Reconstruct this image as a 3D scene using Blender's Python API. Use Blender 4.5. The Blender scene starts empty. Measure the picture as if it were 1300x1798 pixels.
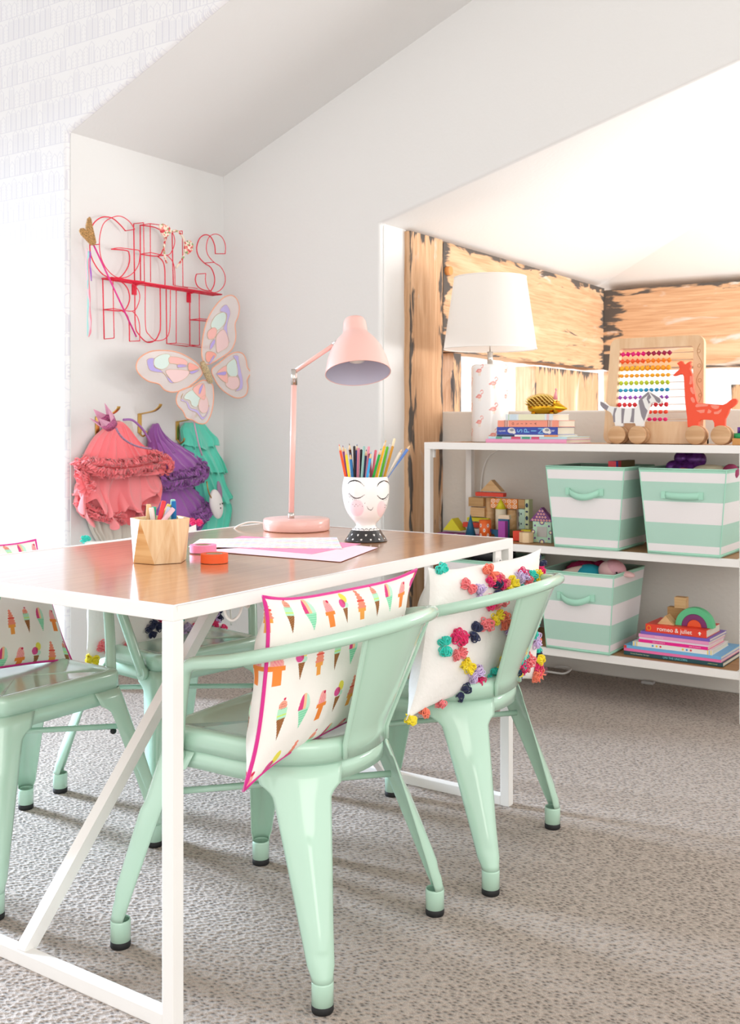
import bpy, bmesh, math, random
import numpy as np
from mathutils import Vector, Matrix, Euler

sc = bpy.context.scene
COL = sc.collection
random.seed(7)
PI = math.pi

# ------------------------------------------------------------------ camera
cam_d = bpy.data.cameras.new('camera')
cam = bpy.data.objects.new('camera', cam_d)
COL.objects.link(cam)
cam.location = (0, 0, 1.06)
cam.rotation_euler = (PI/2, 0, 0.5919)
cam_d.sensor_fit = 'HORIZONTAL'
cam_d.sensor_width = 36.0
cam_d.lens = 1838/1300*36
cam_d.shift_y = -(899-747.3)/1300
cam_d.clip_start = 0.02
cam_d.clip_end = 100
cam_d.dof.use_dof = True
cam_d.dof.focus_distance = 2.25
cam_d.dof.aperture_fstop = 16.0
sc.camera = cam

# ------------------------------------------------------------------ world, exposure, daylight and added fills
sc.view_settings.view_transform = 'Standard'
sc.view_settings.look = 'None'
sc.view_settings.gamma = 1.0
sc.view_settings.exposure = 0.66
sc.view_settings.use_curve_mapping = False
w = bpy.data.worlds.new('overcast_sky')
sc.world = w
w.use_nodes = True
bg = w.node_tree.nodes['Background']
bg.inputs['Color'].default_value = (1.0, 0.972, 0.94, 1)
bg.inputs['Strength'].default_value = 0.98

def area(name, loc, rot, sx, sy, power, color):
    l = bpy.data.lights.new(name, 'AREA')
    l.shape = 'RECTANGLE'; l.size = sx; l.size_y = sy; l.energy = power; l.color = color
    o = bpy.data.objects.new(name, l); COL.objects.link(o)
    o.location = loc; o.rotation_euler = rot
    return o
# daylight through the window in the left wall (outside the frame)
area('window_daylight', (-9.5, 1.6, 3.1), (0, -PI/2+0.32, 0), 2.0, 1.8, 1900, (0.66, 0.81, 1.0))
# warm room fill added out of view, behind and right of the camera
area('room_fill', (2.3, -1.2, 2.0), (math.radians(68), 0, math.radians(48)), 2.4, 2.0, 25, (1.0, 0.95, 0.88))
# fill added at the niche's unseen right end to brighten ceiling and timbers
area('attic_fill', (0.85, 5.25, 1.25), (0, PI/2+0.25, 0), 0.8, 1.6, 50, (1.0, 0.97, 0.95))

# ------------------------------------------------------------------ colour and materials
def lin(c):
    return c/12.92 if c <= 0.04045 else ((c+0.055)/1.055)**2.4
def hx(h):
    h = h.lstrip('#')
    return tuple(lin(int(h[i:i+2], 16)/255) for i in (0, 2, 4))
def bsdf(m):
    return m.node_tree.nodes['Principled BSDF']
MATS = {}
def mat(name, color, rough=0.5, metal=0.0, coat=0.0, bump=None, sheen=0.0, emit=None, vary=None, spec=None):
    """plain procedural material; bump=(scale, strength), vary=(scale, amount)"""
    if name in MATS: return MATS[name]
    m = bpy.data.materials.new(name); m.use_nodes = True
    nt = m.node_tree; b = bsdf(m)
    c = hx(color) if isinstance(color, str) else color
    b.inputs['Base Color'].default_value = (*c, 1)
    b.inputs['Roughness'].default_value = rough
    b.inputs['Metallic'].default_value = metal
    b.inputs['Coat Weight'].default_value = coat
    b.inputs['Coat Roughness'].default_value = 0.08
    if spec is not None: b.inputs['Specular IOR Level'].default_value = spec
    if sheen:
        b.inputs['Sheen Weight'].default_value = sheen
    tc = nt.nodes.new('ShaderNodeTexCoord')
    if vary:
        n = nt.nodes.new('ShaderNodeTexNoise'); n.inputs['Scale'].default_value = vary[0]; n.inputs['Detail'].default_value = 4
        nt.links.new(tc.outputs['Object'], n.inputs['Vector'])
        mr = nt.nodes.new('ShaderNodeMapRange')
        mr.inputs['From Min'].default_value = 0.3; mr.inputs['From Max'].default_value = 0.7
        mr.inputs['To Min'].default_value = 1-vary[1]; mr.inputs['To Max'].default_value = 1+vary[1]
        nt.links.new(n.outputs['Fac'], mr.inputs['Value'])
        vm = nt.nodes.new('ShaderNodeVectorMath'); vm.operation = 'SCALE'
        vm.inputs[0].default_value = c
        nt.links.new(mr.outputs['Result'], vm.inputs['Scale'])
        nt.links.new(vm.outputs['Vector'], b.inputs['Base Color'])
    if bump:
        n = nt.nodes.new('ShaderNodeTexNoise'); n.inputs['Scale'].default_value = bump[0]; n.inputs['Detail'].default_value = 3
        nt.links.new(tc.outputs['Object'], n.inputs['Vector'])
        bp = nt.nodes.new('ShaderNodeBump'); bp.inputs['Strength'].default_value = bump[1]; bp.inputs['Distance'].default_value = 0.004
        nt.links.new(n.outputs['Fac'], bp.inputs['Height'])
        nt.links.new(bp.outputs['Normal'], b.inputs['Normal'])
    MATS[name] = m
    return m
def paintmat(name, rough=0.8, coat=0.0, bump=None):
    """surface whose printed pattern is stored on its mesh"""
    m = mat(name, '#ffffff', rough, coat=coat, bump=bump)
    a = m.node_tree.nodes.new('ShaderNodeAttribute'); a.attribute_name = 'print'
    m.node_tree.links.new(a.outputs['Color'], bsdf(m).inputs['Base Color'])
    return m
def woodmat(name, base, dark, axis=2, scale=1.0, rough=0.6, amount=0.6, seed=0.0):
    """fine grain running along one axis"""
    if name in MATS: return MATS[name]
    m = bpy.data.materials.new(name); m.use_nodes = True
    nt = m.node_tree; b = bsdf(m)
    tc = nt.nodes.new('ShaderNodeTexCoord')
    mp = nt.nodes.new('ShaderNodeMapping')
    s = [60*scale]*3; s[axis] = 4*scale
    mp.inputs['Scale'].default_value = s
    mp.inputs['Location'].default_value = (seed, seed, seed)
    n = nt.nodes.new('ShaderNodeTexNoise'); n.inputs['Scale'].default_value = 1; n.inputs['Detail'].default_value = 5; n.inputs['Distortion'].default_value = 0.6
    r = nt.nodes.new('ShaderNodeValToRGB')
    r.color_ramp.elements[0].position = 0.35; r.color_ramp.elements[1].position = 0.35+amount*0.5
    r.color_ramp.elements[0].color = (*hx(dark), 1); r.color_ramp.elements[1].color = (*hx(base), 1)
    nt.links.new(tc.outputs['Object'], mp.inputs['Vector']); nt.links.new(mp.outputs['Vector'], n.inputs['Vector'])
    nt.links.new(n.outputs['Fac'], r.inputs['Fac']); nt.links.new(r.outputs['Color'], b.inputs['Base Color'])
    b.inputs['Roughness'].default_value = rough
    MATS[name] = m
    return m

# ------------------------------------------------------------------ mesh builder
class MB:
    def __init__(s): s.v = []; s.f = []; s.m = []; s.sm = []; s.col = {}
    def add(s, vs, fs, mi=0, smooth=False):
        b = len(s.v); s.v += [tuple(x) for x in vs]
        for f in fs:
            s.f.append([b+i for i in f]); s.m.append(mi); s.sm.append(smooth)
        return b
    def box(s, x0, x1, y0, y1, z0, z1, mi=0):
        v = [(x, y, z) for z in (z0, z1) for y in (y0, y1) for x in (x0, x1)]
        s.add(v, [(0,2,3,1),(4,5,7,6),(0,1,5,4),(2,6,7,3),(0,4,6,2),(1,3,7,5)], mi); return s
    def obox(s, c, ax, ay, az, mi=0):
        c = Vector(c); ax, ay, az = Vector(ax), Vector(ay), Vector(az)
        v = [c+i*ax+j*ay+k*az for k in (-1,1) for j in (-1,1) for i in (-1,1)]
        s.add(v, [(0,2,3,1),(4,5,7,6),(0,1,5,4),(2,6,7,3),(0,4,6,2),(1,3,7,5)], mi); return s
    def cyl(s, p0, p1, r0, r1=None, n=20, mi=0, smooth=True, caps=True):
        r1 = r0 if r1 is None else r1
        p0, p1 = Vector(p0), Vector(p1); d = (p1-p0).normalized()
        a = d.orthogonal().normalized(); b2 = d.cross(a)
        v = [p0+(a*math.cos(2*PI*i/n)+b2*math.sin(2*PI*i/n))*r0 for i in range(n)] + [p1+(a*math.cos(2*PI*i/n)+b2*math.sin(2*PI*i/n))*r1 for i in range(n)]
        s.add(v, [(i, (i+1) % n, n+(i+1) % n, n+i) for i in range(n)], mi, smooth)
        if caps:
            s.add(v[:n], [tuple(range(n))[::-1]], mi)
            if r1 > 1e-5: s.add(v[n:], [tuple(range(n))], mi)
        return s
    def tube(s, pts, r, n=10, closed=False, mi=0, flat=1.0):
        P = [Vector(p) for p in pts]; N = len(P)
        rr = r if isinstance(r, (list, tuple)) else [r]*N
        rings = []; prev = None
        for i in range(N):
            if closed: t = P[(i+1) % N]-P[i-1]
            else: t = P[min(i+1, N-1)]-P[max(i-1, 0)]
            if t.length < 1e-9: t = Vector((0, 0, 1))
            t.normalize()
            a = t.orthogonal().normalized() if prev is None else (prev-t*prev.dot(t))
            if a.length < 1e-6: a = t.orthogonal()
            a.normalize(); prev = a; b2 = t.cross(a)
            rings.append([P[i]+(a*math.cos(2*PI*k/n)+b2*math.sin(2*PI*k/n)*flat)*rr[i] for k in range(n)])
        v = [q for g in rings for q in g]; fs = []
        for i in range(N if closed else N-1):
            j = (i+1) % N
            fs += [(i*n+k, i*n+(k+1) % n, j*n+(k+1) % n, j*n+k) for k in range(n)]
        s.add(v, fs, mi, True)
        if not closed:
            s.add(rings[0], [tuple(range(n))[::-1]], mi); s.add(rings[-1], [tuple(range(n))], mi)
        return s
    def lathe(s, prof, c=(0, 0, 0), n=40, mi=0, cap0=True, cap1=False, smooth=True):
        c = Vector(c)
        v = [c+Vector((r*math.cos(2*PI*k/n), r*math.sin(2*PI*k/n), z)) for r, z in prof for k in range(n)]
        fs = [(i*n+k, i*n+(k+1) % n, (i+1)*n+(k+1) % n, (i+1)*n+k) for i in range(len(prof)-1) for k in range(n)]
        b = s.add(v, fs, mi, smooth)
        if cap0: s.add(v[:n], [tuple(range(n))[::-1]], mi)
        if cap1: s.add(v[-n:], [tuple(range(n))], mi)
        return b
    def prism(s, poly, O, U, V, W, mi=0, mi_side=None, smooth=False):
        """outline (a,b) -> O+a*U+b*V, pushed along W"""
        O, U, V, W = map(Vector, (O, U, V, W)); n = len(poly)
        a = [O+U*p[0]+V*p[1] for p in poly]; b2 = [q+W for q in a]
        s.add(a+b2, [tuple(range(n))[::-1], tuple(range(n, 2*n))], mi)
        s.add(a+b2, [(i, (i+1) % n, n+(i+1) % n, n+i) for i in range(n)], mi if mi_side is None else mi_side, smooth)
        return s
    def ball(s, c, r, nu=16, nv=10, mi=0, noise=0.0, rot=None, seed=0):
        rng = random.Random(seed)
        if not isinstance(r, (tuple, list)): r = (r, r, r)
        R = Euler(rot).to_matrix() if rot else Matrix.Identity(3)
        v = []
        for j in range(nv+1):
            ph = PI*j/nv
            for i in range(nu):
                th = 2*PI*i/nu
                k = 1+(rng.uniform(-noise, noise) if 0 < j < nv else 0)
                v.append(Vector(c)+R @ Vector((r[0]*k*math.sin(ph)*math.cos(th), r[1]*k*math.sin(ph)*math.sin(th), r[2]*k*math.cos(ph))))
        s.add(v, [(j*nu+i, (j+1)*nu+i, (j+1)*nu+(i+1) % nu, j*nu+(i+1) % nu) for j in range(nv) for i in range(nu)], mi, True)
        return s
    def build(s, name, mats, parent=None, origin=(0, 0, 0), bevel=0, seg=2, solid=0, sub=0, weld=True, label=None):
        me = bpy.data.meshes.new(name)
        ox, oy, oz = origin
        me.from_pydata([(x-ox, y-oy, z-oz) for x, y, z in s.v], [], s.f)
        if not isinstance(mats, (list, tuple)): mats = [mats]
        for m in mats: me.materials.append(m)
        me.polygons.foreach_set('material_index', s.m)
        me.polygons.foreach_set('use_smooth', s.sm)
        if weld:
            bm = bmesh.new(); bm.from_mesh(me)
            bmesh.ops.remove_doubles(bm, verts=bm.verts, dist=1e-5)
            bmesh.ops.recalc_face_normals(bm, faces=bm.faces)
            bm.to_mesh(me); bm.free()
        o = bpy.data.objects.new(name, me); COL.objects.link(o)
        if parent is not None: o.parent = parent
        else: o.location = origin
        if solid:
            d = o.modifiers.new('thickness', 'SOLIDIFY'); d.thickness = solid; d.offset = 0
        if bevel:
            d = o.modifiers.new('bevel', 'BEVEL'); d.width = bevel; d.segments = seg; d.limit_method = 'ANGLE'; d.angle_limit = math.radians(40); d.harden_normals = False
        if sub:
            d = o.modifiers.new('subdivision', 'SUBSURF'); d.levels = sub; d.render_levels = sub
        if label: o['label'] = label
        return o

def tag(o, label, cat, group=None, kind=None):
    o['label'] = label; o['category'] = cat
    if group: o['group'] = group
    if kind: o['kind'] = kind
    return o
def thing(name, loc, label, cat, group=None, rz=0.0):
    o = bpy.data.objects.new(name, None); COL.objects.link(o)
    o.empty_display_size = 0.05
    o.location = loc; o.rotation_euler = (0, 0, rz)
    return tag(o, label, cat, group)
def struct(o):
    o['kind'] = 'structure'; return o
def dup(root, loc, rz, label, group=None, rot=None):
    c = root.copy(); COL.objects.link(c); c.location = loc
    c.rotation_euler = rot if rot else (0, 0, rz)
    c['label'] = label
    if group: c['group'] = group
    for ch in list(root.children):
        d = ch.copy(); COL.objects.link(d); d.parent = c
        for g in list(ch.children):
            e = g.copy(); COL.objects.link(e); e.parent = d
    return c
def arc(cx, cy, r, a0, a1, n):
    return [(cx+r*math.cos(math.radians(a0+(a1-a0)*i/n)), cy+r*math.sin(math.radians(a0+(a1-a0)*i/n))) for i in range(n+1)]
def smooth_path(pts, k=6, closed=False):
    """Catmull-Rom through 2D or 3D points"""
    P = [Vector(p) for p in pts]; n = len(P); out = []
    for i in range(n if closed else n-1):
        p0 = P[i-1] if (closed or i > 0) else P[0]; p1 = P[i]; p2 = P[(i+1) % n]
        p3 = P[(i+2) % n] if (closed or i+2 < n) else P[-1]
        for j in range(k):
            t = j/k
            out.append(0.5*((2*p1)+(p2-p0)*t+(2*p0-5*p1+4*p2-p3)*t*t+(3*p1-p0-3*p2+p3)*t**3))
    if not closed: out.append(P[-1])
    return [tuple(q) for q in out]
def text_mesh(name, body, size, mtl, parent, M, depth=0.0004, align='CENTER', spacing=1.0, label=None):
    cu = bpy.data.curves.new(name, 'FONT'); cu.body = body; cu.size = size; cu.extrude = depth
    cu.align_x = align; cu.align_y = 'CENTER'; cu.space_character = spacing
    cu.materials.append(mtl)
    tmp = bpy.data.objects.new('tmp', cu); COL.objects.link(tmp)
    bpy.context.view_layer.update()
    me = bpy.data.meshes.new_from_object(tmp.evaluated_get(bpy.context.evaluated_depsgraph_get()))
    bpy.data.objects.remove(tmp); bpy.data.curves.remove(cu)
    me.name = name; me.materials.clear(); me.materials.append(mtl)
    o = bpy.data.objects.new(name, me); COL.objects.link(o); o.parent = parent
    o.matrix_local = M
    if label: o['label'] = label
    return o
def frame(O, U, V):
    """matrix with x along U, y along V, at O"""
    U = Vector(U).normalized(); V = Vector(V).normalized(); W = U.cross(V)
    M = Matrix((U, V, W)).transposed().to_4x4(); M.translation = Vector(O); return M

WHITE = mat('white_paint', '#e4e4e3', 0.75, bump=(60, 0.15))
STEEL = mat('white_enamel', '#f3f1ee', 0.32)
MINT = mat('mint_enamel', '#b9dcc8', 0.16, coat=0.5)
RUBBER = mat('black_rubber', '#17181a', 0.6)
BLACK = mat('black_ink', '#1d1b1c', 0.5)
WHT = mat('bright_white', '#f4f2ee', 0.5)
PINE = woodmat('light_pine', '#ecd0a8', '#d9b182', axis=2, rough=0.55)
BEECH = woodmat('beech_wood', '#dcb58c', '#c79a6e', axis=0, rough=0.55)
# ------------------------------------------------------------------ the room
# floor: looped carpet
cm = bpy.data.materials.new('loop_carpet'); cm.use_nodes = True
nt = cm.node_tree; b = bsdf(cm)
tc = nt.nodes.new('ShaderNodeTexCoord')
wob = nt.nodes.new('ShaderNodeTexNoise'); wob.inputs['Scale'].default_value = 30; wob.inputs['Detail'].default_value = 2
mixv = nt.nodes.new('ShaderNodeMixRGB'); mixv.blend_type = 'ADD'; mixv.inputs['Fac'].default_value = 0.012
nt.links.new(tc.outputs['Object'], wob.inputs['Vector'])
nt.links.new(tc.outputs['Object'], mixv.inputs[1]); nt.links.new(wob.outputs['Color'], mixv.inputs[2])
mp = nt.nodes.new('ShaderNodeMapping'); mp.inputs['Scale'].default_value = (70, 115, 60); mp.inputs['Rotation'].default_value = (0, 0, 0.45)
nt.links.new(mixv.outputs['Color'], mp.inputs['Vector'])
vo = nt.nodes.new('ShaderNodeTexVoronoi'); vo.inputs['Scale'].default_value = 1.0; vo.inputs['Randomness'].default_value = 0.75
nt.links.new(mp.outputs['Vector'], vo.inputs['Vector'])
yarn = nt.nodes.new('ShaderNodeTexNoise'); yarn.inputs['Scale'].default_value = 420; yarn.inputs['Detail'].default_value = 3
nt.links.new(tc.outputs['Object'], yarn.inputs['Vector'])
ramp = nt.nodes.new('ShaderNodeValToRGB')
ramp.color_ramp.elements[0].position = 0.10; ramp.color_ramp.elements[0].color = (*hx('#50443b'), 1)  # occlusion in the gaps between loops is painted into the colour
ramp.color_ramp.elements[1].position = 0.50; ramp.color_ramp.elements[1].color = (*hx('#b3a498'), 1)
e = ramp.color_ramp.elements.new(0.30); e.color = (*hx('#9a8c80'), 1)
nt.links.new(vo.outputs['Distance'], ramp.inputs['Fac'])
mr = nt.nodes.new('ShaderNodeMapRange'); mr.inputs['From Min'].default_value = 0.3; mr.inputs['From Max'].default_value = 0.7
mr.inputs['To Min'].default_value = 0.72; mr.inputs['To Max'].default_value = 1.25
nt.links.new(yarn.outputs['Fac'], mr.inputs['Value'])
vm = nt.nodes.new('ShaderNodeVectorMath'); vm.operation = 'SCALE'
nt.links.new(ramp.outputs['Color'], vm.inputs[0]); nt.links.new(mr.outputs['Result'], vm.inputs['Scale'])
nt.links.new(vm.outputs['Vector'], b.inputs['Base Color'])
inv = nt.nodes.new('ShaderNodeMath'); inv.operation = 'MULTIPLY_ADD'; inv.inputs[1].default_value = 1.4; inv.inputs[2].default_value = 0.0; inv.use_clamp = True
nt.links.new(vo.outputs['Distance'], inv.inputs[0])
ad = nt.nodes.new('ShaderNodeMath'); ad.operation = 'MULTIPLY_ADD'; ad.inputs[1].default_value = 0.35
nt.links.new(yarn.outputs['Fac'], ad.inputs[0]); nt.links.new(inv.outputs[0], ad.inputs[2])
bp = nt.nodes.new('ShaderNodeBump'); bp.inputs['Strength'].default_value = 1.0; bp.inputs['Distance'].default_value = 0.006
nt.links.new(ad.outputs[0], bp.inputs['Height']); nt.links.new(bp.outputs['Normal'], b.inputs['Normal'])
b.inputs['Roughness'].default_value = 0.95; b.inputs['Sheen Weight'].default_value = 0.25
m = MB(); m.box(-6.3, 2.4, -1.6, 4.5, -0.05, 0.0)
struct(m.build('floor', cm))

# printed wallpaper: rows of little line-drawn houses
wp = bpy.data.materials.new('house_print_wallpaper'); wp.use_nodes = True
nt = wp.node_tree; b = bsdf(wp); b.inputs['Roughness'].default_value = 0.7
tc = nt.nodes.new('ShaderNodeTexCoord'); sep = nt.nodes.new('ShaderNodeSeparateXYZ')
nt.links.new(tc.outputs['Object'], sep.inputs[0])
def M2(op, a, b2=None, c=None):
    n = nt.nodes.new('ShaderNodeMath'); n.operation = op
    for i, x in enumerate((a, b2, c)):
        if x is None: continue
        if isinstance(x, (int, float)): n.inputs[i].default_value = x
        else: nt.links.new(x, n.inputs[i])
    return n.outputs[0]
X, Z = sep.outputs['X'], sep.outputs['Z']
rowf = M2('DIVIDE', Z, 0.096); row = M2('FLOOR', rowf); fz = M2('FRACT', rowf)
colf = M2('ADD', M2('DIVIDE', X, 0.034), M2('MULTIPLY', row, 3.37)); colm = M2('FLOOR', colf); fx = M2('FRACT', colf)
cmb = nt.nodes.new('ShaderNodeCombineXYZ'); nt.links.new(colm, cmb.inputs[0]); nt.links.new(row, cmb.inputs[1])
wn = nt.nodes.new('ShaderNodeTexWhiteNoise'); wn.noise_dimensions = '3D'; nt.links.new(cmb.outputs[0], wn.inputs['Vector'])
rnd = wn.outputs['Value']
hgt = M2('MULTIPLY_ADD', rnd, 0.5, 0.4)                                    # house height in its row
inside = M2('LESS_THAN', fz, hgt)
roofslope = M2('ABSOLUTE', M2('SUBTRACT', M2('SUBTRACT', fz, hgt), M2('MULTIPLY', M2('SUBTRACT', 0.5, M2('ABSOLUTE', M2('SUBTRACT', fx, 0.5))), 0.35)))
roof = M2('LESS_THAN', roofslope, 0.025)
wallln = M2('MULTIPLY', inside, M2('LESS_THAN', M2('ABSOLUTE', M2('SUBTRACT', fx, 0.5)), 0.46))
edge = M2('MULTIPLY', inside, M2('GREATER_THAN', M2('ABSOLUTE', M2('SUBTRACT', fx, 0.5)), 0.43))
k = M2('MULTIPLY_ADD', M2('FLOOR', M2('MULTIPLY', rnd, 3.99)), 1.0, 1.0)
bars = M2('MULTIPLY', wallln, M2('LESS_THAN', M2('ABSOLUTE', M2('SUBTRACT', M2('FRACT', M2('MULTIPLY', fx, k)), 0.5)), M2('MULTIPLY', k, 0.045)))
wz = M2('FRACT', M2('MULTIPLY', fz, M2('MULTIPLY_ADD', rnd, 9.0, 3.0)))
barmask = M2('MULTIPLY', bars, M2('MAXIMUM', M2('GREATER_THAN', wz, 0.5), M2('GREATER_THAN', rnd, 0.55)))
base = M2('LESS_THAN', fz, 0.03)
ink = M2('MINIMUM', M2('ADD', M2('ADD', M2('MULTIPLY', roof, 0.8), edge), M2('ADD', barmask, M2('MULTIPLY', base, 1.3))), 1.4)
sc2 = nt.nodes.new('ShaderNodeMixRGB'); sc2.inputs[1].default_value = (*hx('#ececee'), 1); sc2.inputs[2].default_value = (*hx('#dcdce3'), 1)
nt.links.new(ink, sc2.inputs[0]); nt.links.new(sc2.outputs[0], b.inputs['Base Color'])

def zc(x): return 2.25+0.401*(x+3.38)        # sloped ceiling of the alcove
def zn(x): return 1.931+0.2716*(x+2.48)      # sloped ceiling of the attic niche
m = MB()
out = [(-6.3, 0), (-3.385, 0), (-3.385, zc(-3.385)), (-1.0, zc(-1.0)), (-1.0, 3.3), (-6.3, 3.3)]
m.prism(out, (0, 2.83, 0), (1, 0, 0), (0, 0, 1), (0, 0.03, 0))
struct(m.build('wall_papered', wp, bevel=0.022, seg=5))
m = MB()
m.box(-3.50, -3.38, 2.85, 3.80, 0, 2.40)
struct(m.build('wall_left', WHITE))
m = MB()
out = [(-3.5, 0), (-2.48, 0), (-2.48, 1.931), (0.9, zn(0.9)), (0.9, 3.7), (-3.5, 3.7)]
m.prism(out, (0, 3.768, 0), (1, 0, 0), (0, 0, 1), (0, 0.04, 0))
struct(m.build('wall_back', WHITE, bevel=0.014, seg=4))
m = MB()
m.prism([(-3.5, zc(-3.5)), (0.9, zc(0.9)), (0.9, zc(0.9)+0.1), (-3.5, zc(-3.5)+0.1)], (0, 2.85, 0), (1, 0, 0), (0, 0, 1), (0, 0.95, 0))
struct(m.build('ceiling_alcove', WHITE))
m = MB(); m.box(-6.3, 2.4, -1.6, 2.85, 3.3, 3.4)
struct(m.build('ceiling', WHITE))
m = MB()                                      # left wall with its window opening
m.box(-6.4, -6.3, -1.6, 0.35, 0, 3.3); m.box(-6.4, -6.3, 2.12, 2.85, 0, 3.3)
m.box(-6.4, -6.3, 0.35, 2.12, 0, 0.45); m.box(-6.4, -6.3, 0.35, 2.12, 2.3, 3.3)
struct(m.build('wall_window_side', WHITE))
# attic niche: side return, half wall, sloping ceiling
m = MB(); m.box(-2.60, -2.475, 3.79, 3.97, 0, 1.95)
struct(m.build('wall_niche_side', WHITE))
m = MB(); m.box(-2.46, 0.9, 4.24, 4.34, 0, 1.125)
struct(m.build('wall_half', mat('half_wall_paint', '#e4e0d9', 0.8, bump=(45, 0.35)), bevel=0.008, seg=3))
m = MB()
A = (-2.62, 3.79, zn(-2.62)); A2 = (-2.62, 6.4, 1.905); B2 = (0.9, 3.79, zn(0.9)); D = (0.9, 6.4, 1.885)
v = [A, B2, A2, D]; up = [(x, y, z+0.06) for x, y, z in v]
m.add(v+up, [(0,2,1),(1,2,3),(4,5,6),(5,7,6),(0,1,5,4),(2,6,7,3),(0,4,6,2),(1,3,7,5)])
struct(m.build('ceiling_niche', WHITE))
# baseboards
BB = mat('baseboard_paint', '#efede9', 0.5)
def baseboard(name, x0, x1, y0, y1):
    m = MB(); m.box(x0, x1, y0, y1, 0, 0.085)
    return struct(m.build(name, BB, bevel=0.005))
baseboard('baseboard_papered', -6.3, -3.372, 2.815, 2.83)
baseboard('baseboard_left', -3.38, -3.365, 2.84, 3.768)
baseboard('baseboard_back', -3.365, -2.47, 3.753, 3.768)

# ------------------------------------------------------------------ old timber frame
def timber(name, along):
    m = bpy.data.materials.new(name); m.use_nodes = True
    nt = m.node_tree; b = bsdf(m); b.inputs['Roughness'].default_value = 0.85
    tc = nt.nodes.new('ShaderNodeTexCoord')
    def noise(scale, detail, seed, dist=0.0):
        mp = nt.nodes.new('ShaderNodeMapping'); mp.inputs['Scale'].default_value = scale; mp.inputs['Location'].default_value = (seed, seed*1.7, seed*0.3)
        n = nt.nodes.new('ShaderNodeTexNoise'); n.inputs['Scale'].default_value = 1; n.inputs['Detail'].default_value = detail; n.inputs['Distortion'].default_value = dist
        nt.links.new(tc.outputs['Object'], mp.inputs['Vector']); nt.links.new(mp.outputs['Vector'], n.inputs['Vector'])
        return n.outputs['Fac']
    def st(a, c):  # stretched scale
        s = [c, c, c]; s[along] = a; return s
    def rampf(fac, p0, p1):
        r = nt.nodes.new('ShaderNodeMapRange'); r.inputs['From Min'].default_value = p0; r.inputs['From Max'].default_value = p1
        nt.links.new(fac, r.inputs['Value']); return r.outputs['Result']
    def mix(f, a, c2):
        n = nt.nodes.new('ShaderNodeMixRGB'); nt.links.new(f, n.inputs[0])
        for i, x in ((1, a), (2, c2)):
            if isinstance(x, str): n.inputs[i].default_value = (*hx(x), 1)
            else: nt.links.new(x, n.inputs[i])
        return n.outputs[0]
    g = noise(st(4, 90), 6, 1.3, 0.8)
    c = mix(rampf(g, 0.25, 0.75), '#bb8d67', '#dcb590')
    g2 = noise(st(1.2, 9), 4, 4.1, 1.0)
    c = mix(rampf(g2, 0.55, 0.75), c, '#e8c4a0')
    pale = noise(st(1.8, 7), 5, 8.2, 1.5)
    c = mix(rampf(pale, 0.62, 0.72), c, '#d3cbc2')
    ch = noise(st(2.6, 11), 8, 2.7, 2.2)
    ln = noise(st(5, 75), 4, 6.0, 0.5)
    mul = nt.nodes.new('ShaderNodeMath'); mul.operation = 'MULTIPLY_ADD'; mul.inputs[1].default_value = 0.35
    nt.links.new(ln, mul.inputs[0]); nt.links.new(ch, mul.inputs[2])
    # worn charred rims: darker wear towards the arrises of the timber
    at = nt.nodes.new('ShaderNodeAttribute'); at.attribute_name = 'wear'
    ad = nt.nodes.new('ShaderNodeMath'); ad.operation = 'MULTIPLY_ADD'; ad.inputs[1].default_value = 0.34
    nt.links.new(at.outputs['Fac'], ad.inputs[0]); nt.links.new(mul.outputs[0], ad.inputs[2])
    c = mix(rampf(ad.outputs[0], 0.875, 0.96), c, '#57504b')
    nt.links.new(c, b.inputs['Base Color'])
    bp = nt.nodes.new('ShaderNodeBump'); bp.inputs['Strength'].default_value = 0.3; bp.inputs['Distance'].default_value = 0.003
    nt.links.new(g, bp.inputs['Height']); nt.links.new(bp.outputs['Normal'], b.inputs['Normal'])
    return m
TV, TH, TX = timber('old_timber_upright', 2), timber('old_timber_rail', 1), timber('old_timber_cross_rail', 0)
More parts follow.
